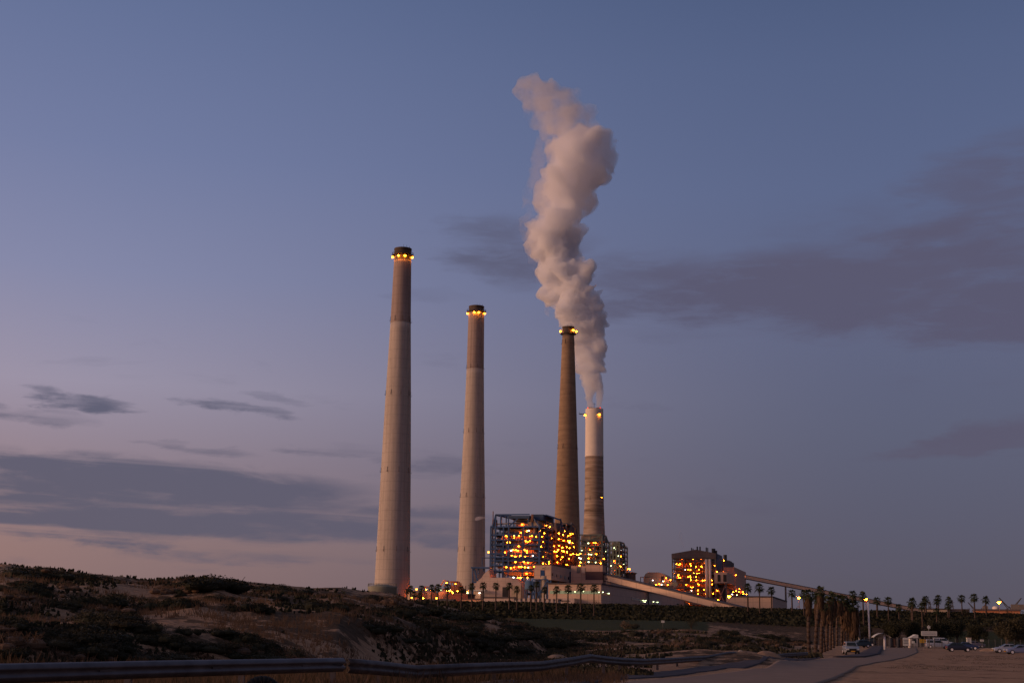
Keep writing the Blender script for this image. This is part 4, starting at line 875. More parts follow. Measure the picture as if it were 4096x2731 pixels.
# ------------------------------------------------------------------ palms
def frond_fan(mb, base, d, L, q, droop=.35, n=11):
    d = d.normalized(); side = d.cross(Vector((0, 0, 1)));
    if side.length < .1: side = Vector((1, 0, 0))
    side.normalize(); nrm = side.cross(d).normalized()
    hub = base+d*L*.45+Vector((0, 0, -droop*L*.10)); mb.bar(base, hub, .07)
    for k in range(n):
        a = (k/(n-1)-.5)*R(165)+q.uniform(-.08, .08)
        e = d*math.cos(a)+side*math.sin(a); l = L*.62*q.uniform(.8, 1.05)*(.72+.28*math.cos(a))
        mid = hub+e*l*.55+nrm*.04; tip = hub+e*l+Vector((0, 0, -droop*l*q.uniform(.6, 1.3)))
        wv = (e.cross(nrm)).normalized()*L*.055
        mb.add([hub-wv*.3, mid-wv, tip, mid+wv, hub+wv*.3], [(0, 1, 2, 3, 4)])
def crown_mesh(seed, n=19, L=1.95):
    q = random.Random(seed); mb = MB()
    for k in range(n):
        t = 2*math.pi*k*.381966; e = R(80)-R(125)*((k+.5)/n)**.85
        d = Vector((math.cos(t)*math.cos(e), math.sin(t)*math.cos(e), math.sin(e)))
        frond_fan(mb, Vector((0, 0, 0)), d, L*q.uniform(.82, 1.1), q, .3+.3*(k/n))
    return mb.mesh('crown', M_['frond'])
CROWNS = [crown_mesh(s) for s in (1, 2, 3, 4)]
def trunk_mesh(seed, r0=.26, r1=.17, lean=0.0):
    q = random.Random(seed); prof = []
    mb = MB(); n = 14; N = 10; vs = []; fs = []
    for k in range(n+1):
        t = k/n; rr = (r0*(1-t)+r1*t)*(1.25 if k == 0 else 1)*q.uniform(.93, 1.07); ox = lean*math.sin(t*2.2)
        for i in range(N):
            a = 2*math.pi*i/N; vs.append((ox-lean*math.sin(2.2)*t*0+rr*math.cos(a), rr*math.sin(a), t))
    for k in range(n):
        for i in range(N): fs.append((k*N+i, k*N+(i+1) % N, (k+1)*N+(i+1) % N, (k+1)*N+i))
    fs.append(tuple(range(n*N, n*N+N))); mb.add(vs, fs); return mb.mesh('trunk', mat('dark_palm_trunk', (.075, .05, .04), var=.4, scale=3.0), True)
DT = mat('dark_palm_trunk', (.075, .05, .04), var=.4, scale=3.0)
TRUNKS = [trunk_mesh(5), trunk_mesh(6, .28, .2), trunk_mesh(7, .24, .16)]
def palm(label, xs, yc, Y, zbase=None, ybase=None, k=0, sc=1.0, group=None, rz=0.0):
    c_ = P(xs, yc, Y); zb = H(c_.x, Y) if zbase is None else zbase; hgt = max(1.2, c_.z-zb)
    r = empty('palm_tree', (c_.x, Y, zb), label, 'palm tree', group)
    t = link(TRUNKS[k % 3], 'trunk', r); t.scale = (1, 1, hgt); t.location.z = -.1
    cr = link(CROWNS[k % 4], 'crown', r, (0, 0, hgt)); cr.rotation_euler.z = rz; cr.scale = (sc*.74, sc*.74, sc*.80)
    return r, hgt
ORD = ['leftmost', 'second', 'third', 'fourth', 'fifth', 'sixth', 'seventh', 'eighth', 'ninth', 'tenth', 'eleventh', 'twelfth', 'thirteenth', 'fourteenth', 'fifteenth', 'sixteenth', 'seventeenth', 'eighteenth', 'nineteenth', 'twentieth', 'twenty-first', 'twenty-second']
def o_(i): return 'leftmost' if i == 0 else ORD[i]+' from the left'
leftp = [(1628, 2363, .7), (1643, 2355, .9), (1657, 2376, .9), (1678, 2381, .8), (1686, 2353, 1), (1727, 2351, 1), (1753, 2349, 1.05), (1791, 2348, 1), (1846, 2356, .9), (1888, 2345, .95), (1933, 2340, 1.05), (1984, 2343, 1), (2038, 2341, .95), (2068, 2357, .9), (2125, 2351, .95), (2147, 2337, .9), (2178, 2357, .9), (2227, 2358, 1.05), (2272, 2354, 1.1), (2323, 2349, 1.2), (2376, 2351, 1.1)]
for i, (x, y, s) in enumerate(leftp):
    palm(f'small dark fan palm on embankment before the plant, {o_(i)}', x, y, 415 if x < 2200 else 405, k=i, sc=s*1.0, group='palms on the embankment in front of the plant', rz=i*1.3)
rightp = [(2990, 2348, 1.15, 420), (3037, 2349, 1.3, 420), (3085, 2361, 1.15, 420), (3167, 2371, 1.1, 430), (3214, 2377, 1.2, 420), (3262, 2384, 1.1, 420), (3411, 2377, 1.1, 400), (3411, 2392, 1.0, 405), (3451, 2382, 1.1, 395), (3507, 2401, 1.1, 415), (3552, 2402, 1.1, 405), (3595, 2427, .95, 405), (3648, 2407, 1.1, 372), (3644, 2420, .9, 380), (3687, 2423, 1, 376), (3702, 2394, 1, 440), (3696, 2406, 1, 430), (3752, 2391, 1, 440), (3746, 2406, 1, 430), (3746, 2443, .9, 395), (3795, 2400, 1, 430), (3791, 2424, 1.0, 420), (3846, 2393, 1.1, 435), (3896, 2388, 1.15, 420), (3942, 2398, 1.1, 430)]
for i, (x, y, s, Y) in enumerate(rightp):
    lab = ['first', *ORD[1:], 'twenty-third', 'twenty-fourth', 'twenty-fifth'][i]
    palm(f'dark fan palm on the right half of the embankment, {lab} from left', x, y, Y, k=i+1, sc=s, group='palms on the right half of the embankment', rz=i*2.1)
# avenue of tall shaggy palms
def skirt_mesh(seed):
    q = random.Random(seed); mb = MB()
    for k in range(420):
        t = q.random()**1.3; z = -2.5*t; a = q.uniform(0, 6.28); r0 = .2+.55*math.sin(min(1, t*1.6+.15)*math.pi*.75)*q.uniform(.5, 1.1)
        p = Vector((r0*math.cos(a), r0*math.sin(a), z)); d = Vector((math.cos(a)*.25, math.sin(a)*.25, -1)).normalized(); s_ = Vector((-math.sin(a), math.cos(a), 0))*q.uniform(.05, .14); l = q.uniform(.5, 1.1)
        mb.add([p-s_, p+s_, p+s_*.4+d*l, p-s_*.5+d*l*.9], [(0, 1, 2, 3)])
    mb.lathe([(-2.2, .2), (-1.2, .38), (-.1, .25)], 0, 0, 8); return mb.mesh('skirt', M_['skirt'])
SK = [skirt_mesh(1), skirt_mesh(2)]
av = [(3236, 2618, 3233, 2363, 1.0), (3263, 2618, 3281, 2354, 1.0), (3285, 2611, 3293, 2410, .8), (3298, 2606, 3268, 2385, .9), (3308, 2602, 3311, 2392, 1.2), (3322, 2598, 3329, 2372, .9), (3334, 2590, 3323, 2425, .8), (3348, 2582, 3350, 2385, 1.1), (3367, 2573, 3372, 2386, 1.1), (3376, 2568, 3385, 2408, 1.1), (3388, 2566, 3392, 2420, 1.0), (3407, 2558, 3413, 2412, 1.2)]
for i, (xb, yb, xt, yt, s) in enumerate(av):
    b = ghit(xb, yb, 100, 300); Y = b.y; top = P(xt, yt+13, Y); hgt = top.z-b.z
    lab = ['frontmost', *ORD[1:]][i]+(' from road' if i else '')
    r = empty('palm_tree', b, f'tall shaggy palm with brown dry skirt in the avenue, {lab}', 'palm tree', 'tall palms of the avenue')
    dx = top.x-b.x; mb = MB(); N = 12; pts = [Vector((dx*(t**1.6), 0, hgt*t)) for t in np.linspace(0, 1, N)]
    for a, c_ in zip(pts[:-1], pts[1:]):
        q_ = rnd.uniform(.9, 1.12); t = a.z/hgt; mb.tube(a, c_, (.26-.08*t)*q_, (.25-.08*t)*rnd.uniform(.9, 1.1), 10)
    mb.build('trunk', M_['trunk'], r, True)
    sc = s*Y/175*.95
    k_ = link(SK[i % 2], 'skirt', r, (dx, 0, hgt-.1)); kk = .62 if i < 4 else .85
    k_.scale = (sc*kk, sc*kk, sc*rnd.uniform(.6, 1.1)); k_.rotation_euler.z = i
    c = link(CROWNS[i % 4], 'crown', r, (dx, 0, hgt)); c.scale = (sc*.5, sc*.5, sc*.55); c.rotation_euler.z = i*2

# ------------------------------------------------------------------ bushes, trees, hedge, scrub
def leafcloud(n, fn, size, q):
    mb = MB()
    for k in range(n):
        p, nrm = fn(q); s = size*q.uniform(.6, 1.4); a = Vector((q.gauss(0, 1), q.gauss(0, 1), q.gauss(0, .6)))+nrm*.8; a.normalize()
        b = a.cross(Vector((q.gauss(0, 1), q.gauss(0, 1), q.gauss(0, 1)))).normalized(); c_ = a.cross(b)
        mb.add([p-b*s-c_*s*.35, p+b*s*.2-c_*s*.6, p+b*s+c_*s*.2, p-b*s*.1+c_*s*.6], [(0, 1, 2, 3)])
    return mb
def bush_mesh(seed, m, n=3000, size=.026, tw=0):
    q = random.Random(seed); lobes = [(Vector((q.uniform(-.6, .6), q.uniform(-.6, .6), q.uniform(.0, .32))), q.uniform(.28, .5)) for _ in range(9)]
    def fn(q):
        c_, r_ = q.choice(lobes); t = q.uniform(0, 6.28); e = q.uniform(-.1, 1.5); n_ = Vector((math.cos(t)*math.cos(e), math.sin(t)*math.cos(e), math.sin(e)*.8))
        return c_+n_*r_*q.uniform(.55, 1.08), n_
    mb = leafcloud(n, fn, size, q)
    for c_, r_ in lobes: mb.sphere((c_.x, c_.y, c_.z), r_*.60, .8, 8, 5)
    for k in range(tw):
        a = q.uniform(0, 6.28); p = Vector((q.uniform(-.5, .5), q.uniform(-.5, .5), .3)); mb.bar(p, p+Vector((.15*math.cos(a), .15*math.sin(a), q.uniform(.15, .34))), .008)
    return mb.mesh('foliage', m)
BM = [bush_mesh(s, m, tw=t) for s, m, t in ((1, M_['leaf'], 0), (2, M_['leaf'], 5), (3, M_['leaf2'], 8), (4, M_['leaf'], 0), (5, M_['leaf2'], 0), (6, M_['leaf'], 8))]
BD = [bush_mesh(s, M_['dry'], 1100, .018, 60) for s in (11, 12)]
def bush(p, w_, h_, me, label, grp, name='bush'):
    o = link(me, name, None, (p.x, p.y, p.z-.12*h_)); o.scale = (w_, w_*rnd.uniform(.7, 1.2), h_); o.rotation_euler.z = rnd.uniform(0, 6.28)
    return tag(o, label, 'bush', grp)
# named big ones on the dune (picture x, y of foot, width px, height px)
big = [(862, 2350, 330, 78, 'largest dark bush on the dune crest, dome shaped against the sky'), (130, 2312, 280, 60, 'wide dark bush on the dune crest at the far left'), (420, 2420, 260, 70, 'wide dark bush in the middle of the dune slope at left'),
       (620, 2440, 180, 62, 'dark bush on the slope below the crest dip'), (150, 2380, 130, 48, 'round bush below the far left crest'), (720, 2430, 170, 70, 'rounded bush below the big dome bush'), (870, 2402, 120, 40, 'small olive bush right under the big dome bush'),
       (1120, 2372, 200, 42, 'long low bush on the crest right of the dome bush'), (1290, 2440, 180, 62, 'dark bush above the sand track'), (1000, 2440, 150, 60, 'bush on the mid slope right of the dome bush'), (1530, 2400, 150, 30, 'bush in front of the green tank'), (1640, 2450, 240, 50, 'big dark bush below the left palms'),
       (1850, 2475, 260, 50, 'dark bush on the dune tail below the palms'), (2080, 2500, 90, 26, 'round dark bush at the tip of the dune'), (1500, 2520, 200, 48, 'bush on the lower slope in the centre left')]
for (x, y, wp, hp, lab) in big:
    b = ghit(x, y, 25, 260); s = b.y/F; bush(b, wp*s*.62, hp*s*1.25, BM[rnd.choice((0, 1, 3, 5))], lab, None)
N = 0; q = random.Random(99)
for k in range(4000):
    if N >= 225: break
    x = q.uniform(-60, 2350); yt = float(np.interp(x, cx_, cyy)); y = yt+4+(2655-yt)*q.random()**1.15
    if y > 2650: continue
    b = ghit(x, y, 25, 320)
    tt_ = (b.y-np.interp(b.x/b.y, fu, fD))/(np.interp(b.x/b.y, cu, cD)-np.interp(b.x/b.y, fu, fD))
    if fbm(np.array([b.x*.16]), np.array([b.y*.10]), 3, 40)[0] < (.52 if tt_ > .45 else .46): continue
    s = b.y/F; w_ = (.4+1.3*q.random()**1.5)*(1+b.y/95); 
    if y < yt+14: w_ *= .7
    dry = q.random() < .16
    bush(b, w_*.62, w_*q.uniform(.26, .46), q.choice(BD) if dry else q.choice(BM), 'low brown dry bush among the dune scrub' if dry else 'low dark scrub bush on the sandy dune', 'dry bushes of the dune' if dry else 'scrub bushes of the dune'); N += 1
for k in range(58):
    x = q.uniform(2150, 3230); y = q.uniform(2500, 2600); b = ghit(x, y, 70, 320); w_ = q.uniform(.6, 2.0)*(1+b.y/200)
    bush(b, w_*.7, w_*q.uniform(.3, .6), q.choice(BM+BD), 'low scrub bush on the flat sand between dune and road', 'scrub bushes of the flat')

# ground cover: small tufts everywhere as one mass
def tufts(name, n, gen, m, size, hgt, kind=0):
    q = random.Random(n); vs = []; fs = []; pts = [gen(q) for _ in range(n)]; pts = [p for p in pts if p]
    xy = np.array(pts); z = height(xy[:, 0], xy[:, 1])
    for (x, y, sc), zz in zip(pts, z):
        for j in range(3):
            a = q.uniform(0, 3.14); l = size*sc*q.uniform(.5, 1.3); hh = hgt*sc*q.uniform(.5, 1.4); cx, cy_ = math.cos(a)*l, math.sin(a)*l; lx, ly = q.uniform(-.3, .3)*hh, q.uniform(-.3, .3)*hh
            ox, oy = x+q.uniform(-l, l), y+q.uniform(-l, l); o = len(vs)
            if kind == 0: vs += [(ox-cx, oy-cy_, zz-.1), (ox+cx, oy+cy_, zz-.1), (ox+cx*.7+lx, oy+cy_*.7+ly, zz+hh*.8), (ox-cx*.2+lx, oy-cy_*.2+ly, zz+hh), (ox-cx*.9+lx, oy-cy_*.9, zz+hh*.6)]; fs.append((o, o+1, o+2, o+3, o+4))
            else: vs += [(ox-.018*sc, oy, zz-.05), (ox+.018*sc, oy, zz-.05), (ox+lx*1.6, oy+ly*1.6, zz+hh)]; fs.append((o, o+1, o+2))
    me = bpy.data.meshes.new(name); me.from_pydata(vs, [], fs); me.materials.append(m); me.update(); return link(me, name)
def g_dune(q):
    x = q.uniform(-900, 2500); Y = math.exp(q.uniform(math.log(32), math.log(240))); X = (x-2048)/F*Y*1.02; u = X/Y
    if fbm(np.array([X*.22+7]), np.array([Y*.16]), 4, 61)[0] < .54: return None
    if Y < np.interp(u, fu, fD)+2: return None
    return (X, Y, .5+Y/110)
def g_dune2(q):
    x = q.uniform(-900, 2500); Y = math.exp(q.uniform(math.log(30), math.log(210))); X = (x-2048)/F*Y*1.02; u = X/Y
    if fbm(np.array([X*.3+27]), np.array([Y*.2]), 4, 64)[0] < .50: return None
    if Y > np.interp(u, cu, cD)*.86: return None
    return (X, Y, .5+Y/110)
tag(tufts('dune_scrub', 34000, g_dune, M_['leaf'], .06, .12), 'low dark scrub covering the sandy dune', 'scrub', kind='stuff')
tag(tufts('dry_scrub', 40000, g_dune2, M_['dry'], .10, .22, 1), 'brown dry scrub mixed into the dune cover', 'scrub', kind='stuff')
def g_flat(q):
    x = q.uniform(1700, 3250); Y = math.exp(q.uniform(math.log(62), math.log(262))); X = (x-2048)/F*Y*1.02
    if fbm(np.array([X*.10+7]), np.array([Y*.07]), 4, 62)[0] < .52: return None
    if x > 2600 and Y < np.interp(x, [2600, 3250], [85, 150]): return None
    return (X, Y, .5+Y/150)
tag(tufts('flat_scrub', 12000, g_flat, M_['leaf2'], .09, .20), 'olive and brown scrub on the flat sand', 'scrub', kind='stuff')
_pp = [ghit(x, y) for x, y in ((1700, 2775), (2100, 2722), (2400, 2705), (2527, 2693), (2663, 2684))]
_pu = [p.x/p.y for p in _pp]; _pY = [p.y for p in _pp]
def g_weed(q):
    x = q.uniform(-300, 2300); Y = np.interp(x, [-300, 1400, 2300], [25, 35, 55])*q.uniform(.72, 1.35); X = (x-2048)/F*Y*1.02
    if q.random() < (x-1500)/1200: return None
    if x > 1700 and Y < np.interp(X/Y, _pu, _pY)+.5: return None
    return (X, Y, q.uniform(.6, 1.8))
tag(tufts('dry_grass', 9000, g_weed, M_['dry'], .05, .26, 1), 'dry brown grass along the guardrail', 'grass', kind='stuff')
tag(tufts('green_grass', 9000, g_weed, M_['leaf2'], .08, .22, 1), 'short green grass at the foot of the guardrail', 'grass', kind='stuff')
def g_lot(q):
    x = q.uniform(3350, 4300); Y = math.exp(q.uniform(math.log(38), math.log(210))); X = (x-2048)/F*Y*1.02
    if fbm(np.array([X*.05+7]), np.array([Y*.035]), 3, 63)[0] < .60: return None
    rr = np.interp(Y, [38, 60, 100, 130, 180, 210], [U(3290), U(3360), U(3440), U(3560), U(3680), U(3680)])
    if X/Y < rr+.008: return None
    return (X, Y, .4+Y/220)
tag(tufts('lot_grass', 9000, g_lot, M_['leaf2'], .2, .06, 1), 'sparse low grass on the sandy parking lot', 'grass', kind='stuff')

# hedge along the top of the embankment
q = random.Random(5); mb = MB()
xs_ = np.linspace(-150, 260, 300)
for k in range(60000):
    X = q.uniform(-170, 270); Y = q.uniform(392, 452); 
    if X/Y > .17 and q.random() < .0: continue
    z = H_ = None
    mb_p = (X, Y, q.uniform(.6, 1.5)); xs_ = None
    if k == 0: PT = []
    PT.append(mb_p)
PT = np.array(PT); zz = height(PT[:, 0], PT[:, 1])
for (X, Y, s), z in zip(PT, zz):
    hh = (.2+1.7*vnoise(np.array(X*.11), np.array(Y*.11), 3))*(.35 if Y > 436 else 1.0)
    p = Vector((X, Y, z+q.uniform(-.2, hh))); s *= .38
    a = Vector((q.gauss(0, .6), -1, q.gauss(0, .6))).normalized(); b = a.cross(Vector((q.gauss(0, 1), 0, q.gauss(0, 1)))).normalized(); c_ = a.cross(b)
    mb.add([p-b*s-c_*s*.4, p+b*s*.2-c_*s*.7, p+b*s+c_*s*.3, p-b*s*.1+c_*s*.7], [(0, 1, 2, 3)])
tag(mb.build('hedge', M_['leaf']), 'dark unbroken hedge covering the embankment face', 'hedge', kind='stuff')

def tree(label, xs, ybase, wpx, hpx, Y=None, m=None, seed=0, n=6500, grp=None, name='tree'):
    b = ghit(xs, ybase, 100, 420) if Y is None else P(xs, ybase, Y)
    if Y is not None: b.z = H(b.x, Y)
    s = b.y/F; w_ = wpx*s/2; h = hpx*s; q = random.Random(seed)
    r = empty(name, b, label, 'tree', grp)
    mb = MB(); mb.tube((0, 0, -.2), (0, 0, h*.45), .05*h, .03*h, 8); L = []
    for k in range(16):
        t = q.uniform(0, 6.28); rr = w_*q.uniform(.15, .68); z = h*q.uniform(.32, .82); c_ = Vector((rr*math.cos(t), rr*math.sin(t), z)); L.append((c_, q.uniform(.2, .36)*w_))
        if k < 9: mb.tube((0, 0, h*q.uniform(.15, .4)), c_, .02*h, .006*h, 6)
    mb.build('trunk', M_['wood'], r)
    def fn(q):
        c_, r_ = q.choice(L); n_ = Vector((q.gauss(0, 1), q.gauss(0, 1), q.gauss(0, 1))).normalized(); return c_+n_*r_*q.uniform(.4, 1.15), n_
    mb = leafcloud(n, fn, .024*h, q); mb.build('crown', m or M_['leaf'], r); return r
tree('large greyish round tree at the right edge behind the parked silver car', 4028, 2582, 165, 118, 300, M_['leaf2'], 3, 9000)
tree('dark tree behind the gate, left of the umbrella shelter pole', 3580, 2570, 110, 90, 330, M_['leaf'], 4)
tree('dark tree directly behind the white hut', 3650, 2570, 120, 95, 335, M_['leaf'], 5)
tree('dark tree behind the large white sign board', 3740, 2565, 120, 90, 340, M_['leaf'], 6)
tree('broad dark tree behind the parked dark hatchback', 3830, 2565, 150, 95, 340, M_['leaf'], 7)
tree('dark tree between the white box and the greyish round tree', 3910, 2545, 120, 75, 350, M_['leaf'], 8)
tree('low dark tree behind the two white poles', 3455, 2565, 120, 70, 330, M_['leaf'], 9)
tree('tree with dark round crown in front of the orange skyline building', 4035, 2470, 50, 40, 430, M_['leaf'], 10, 900)
tree('round dark palm-like tree beside the yellowish warehouse', 3867, 2462, 50, 42, 430, M_['leaf'], 12, 900)
tree('dark tree filling the right picture edge behind the greyish one', 4105, 2560, 120, 110, 345, M_['leaf'], 13)
tree('small dark tree at the corner of the long cream hall', 2385, 2424, 50, 26, 436, M_['leaf'], 14, 900)
tree('small dark tree in front of the foot of the near conveyor', 2862, 2432, 60, 28, 436, M_['leaf'], 15, 900)
tree('bare twiggy tree standing on the green field', 2500, 2512, 70, 50, 300, M_['dry'], 16, 420)
tree('dark shrub tree in the middle of the field edge', 2765, 2510, 70, 48, 310, M_['leaf2'], 17, 900)

# ------------------------------------------------------------------ guardrails
def wbeam(label, pts, m, hgt=.31, posts=(), name='guardrail', postm=None):
    W = [P(x, y, Y) for x, y, Y in pts]; o = W[0].copy(); r = empty(name, (o.x, o.y, o.z-.8), label, 'guardrail')
    loc = Vector((o.x, o.y, o.z-.8)); W = [p-loc for p in W]
    prof = [(.0, 0), (.035, -.02), (.08, -.075), (.08, -.11), (.01, -.155), (.08, -.20), (.08, -.235), (.035, -.29), (.0, -.31)]
    # resample smoothly
    Q = []
    for i in range(len(W)-1):
        n = max(2, int((W[i+1]-W[i]).length/.8))
        for k in range(n): Q.append(W[i].lerp(W[i+1], k/n))
    Q.append(W[-1]); vs = []; fs = []; K_ = len(prof)
    for i, p in enumerate(Q):
        d = Q[min(i+1, len(Q)-1)]-Q[max(i-1, 0)]; d.z = 0; d.normalize(); s = Vector((d.y, -d.x, 0))
        for (a, z) in prof: vs.append(p+s*a+Vector((0, 0, z*hgt/.31)))
    for i in range(len(Q)-1):
        for k in range(K_-1): fs.append((i*K_+k, i*K_+k+1, (i+1)*K_+k+1, (i+1)*K_+k))
    ob = MB().add(vs, fs).build('beam', m, r, True); sd_ = ob.modifiers.new('t', 'SOLIDIFY'); sd_.thickness = .006
    for t in posts:
        f = t*(len(Q)-1); i = int(f); p = Q[i].lerp(Q[min(i+1, len(Q)-1)], f-i); d = Q[min(i+1, len(Q)-1)]-Q[max(i-1, 0)]; d.normalize(); s = Vector((d.y, -d.x, 0)).normalized()
        zb = H(p.x+loc.x, p.y+loc.y)-loc.z-.3; c_ = p-s*.12
        mb = MB().bar((c_.x, c_.y, zb), (c_.x, c_.y, p.z-.02), .12, .10); mb.bar(c_+Vector((0, 0, -.15)), p+Vector((0, 0, -.15)), .1, .2)
        mb.build('post', postm or m, r)
    for t in (.2, .45, .7, .93):
        f = t*(len(Q)-1); i = int(f); p = Q[i]; d = (Q[min(i+1, len(Q)-1)]-Q[i-1]).normalized(); s = Vector((d.y, -d.x, 0)).normalized()
        MB().bar(p+s*.03-d*.16+Vector((0, 0, -.155)), p+s*.03+d*.16+Vector((0, 0, -.155)), .03, .07).build('splice_plate', postm or m, r)
    return r
wbeam('straight shiny steel guardrail across the bottom left corner', [(-700, 2668, 17.5), (0, 2652, 21.9), (655, 2639.5, 25.7), (1372, 2629, 31.8)], M_['galv'], posts=(.05, .27, .5, .74, .985))
wbeam('old bent and wavy guardrail winding along the road into the distance', [(1388, 2630, 32), (1510, 2641, 34), (1665, 2659, 37.5), (1859, 2651, 40), (1961, 2648, 43), (2165, 2643, 50), (2290, 2626, 55), (2359, 2614, 58), (2425, 2623, 61), (2485, 2629, 65), (2570, 2633, 70), (2676, 2629, 78), (2761, 2624, 85), (2825, 2621, 91), (2910, 2605, 99), (2965, 2603, 105), (3008, 2610, 110), (3059, 2619, 117), (3144, 2611, 127), (3229, 2606, 140)],
      M_['rail2'], .34, posts=(.02, .06, .10, .15, .2, .25, .29, .33, .38, .44, .5, .56, .62, .68, .74, .8, .88, .95), postm=M_['rail2'])
# half-buried tyre by the near guardrail
b = ghit(1065, 2740, 15, 60); 
mb = MB(); n = 28
for k in range(n):
    t, t2 = 2*math.pi*k/n, 2*math.pi*(k+1)/n; mb.tube((.34*math.cos(t), 0, .34*math.sin(t)), (.34*math.cos(t2), 0, .34*math.sin(t2)), .09, n=8)
tt = mb.build('tyre', M_['rubber'], None, True, P(1045, 2792, 27)); tt.rotation_euler.z = .4; tag(tt, 'black tyre half hidden below the straight guardrail', 'tyre')
# sand heaps, rock
def heap(label, xs, ys, wp, hp, m, name, cat, seed=0):
    b = ghit(xs, ys, 30, 260); s = b.y/F; q = random.Random(seed); mb = MB(); n, mm = 28, 9; vs = []; fs = []
    for k in range(mm):
        t = k/(mm-1); rr = (1-t)**.8
        for i in range(n):
            a = 2*math.pi*i/n; jj = 1+.16*math.sin(3*a+seed)+.08*math.sin(7*a+2*k); vs.append((wp*s/2*rr*jj*math.cos(a), wp*s/2*rr*jj*math.sin(a)*.8, hp*s*(1-(1-t)**1.7)*(1+.1*math.sin(a*5+k)*(1-t))-.15))
    for k in range(mm-1):
        for i in range(n): fs.append((k*n+i, k*n+(i+1) % n, (k+1)*n+(i+1) % n, (k+1)*n+i))
    fs.append(tuple(range((mm-1)*n, mm*n))); o = mb.add(vs, fs).build(name, m, None, True, b); return tag(o, label, cat)
heap('sand heap just behind the bent guardrail in the centre', 2225, 2640, 130, 32, M_['sand'], 'sand_heap', 'sand heap', 1)
heap('sand heap beside the road left of the palm avenue', 3062, 2618, 110, 24, M_['sand'], 'sand_heap', 'sand heap', 2)
heap('pale boulder on top of the wavy guardrail line', 2961, 2604, 26, 14, M_['rock'], 'boulder', 'boulder', 3)
heap('sand heap with dry grass right of the parked cars', 3960, 2602, 90, 14, M_['sand'], 'sand_heap', 'sand heap', 4)

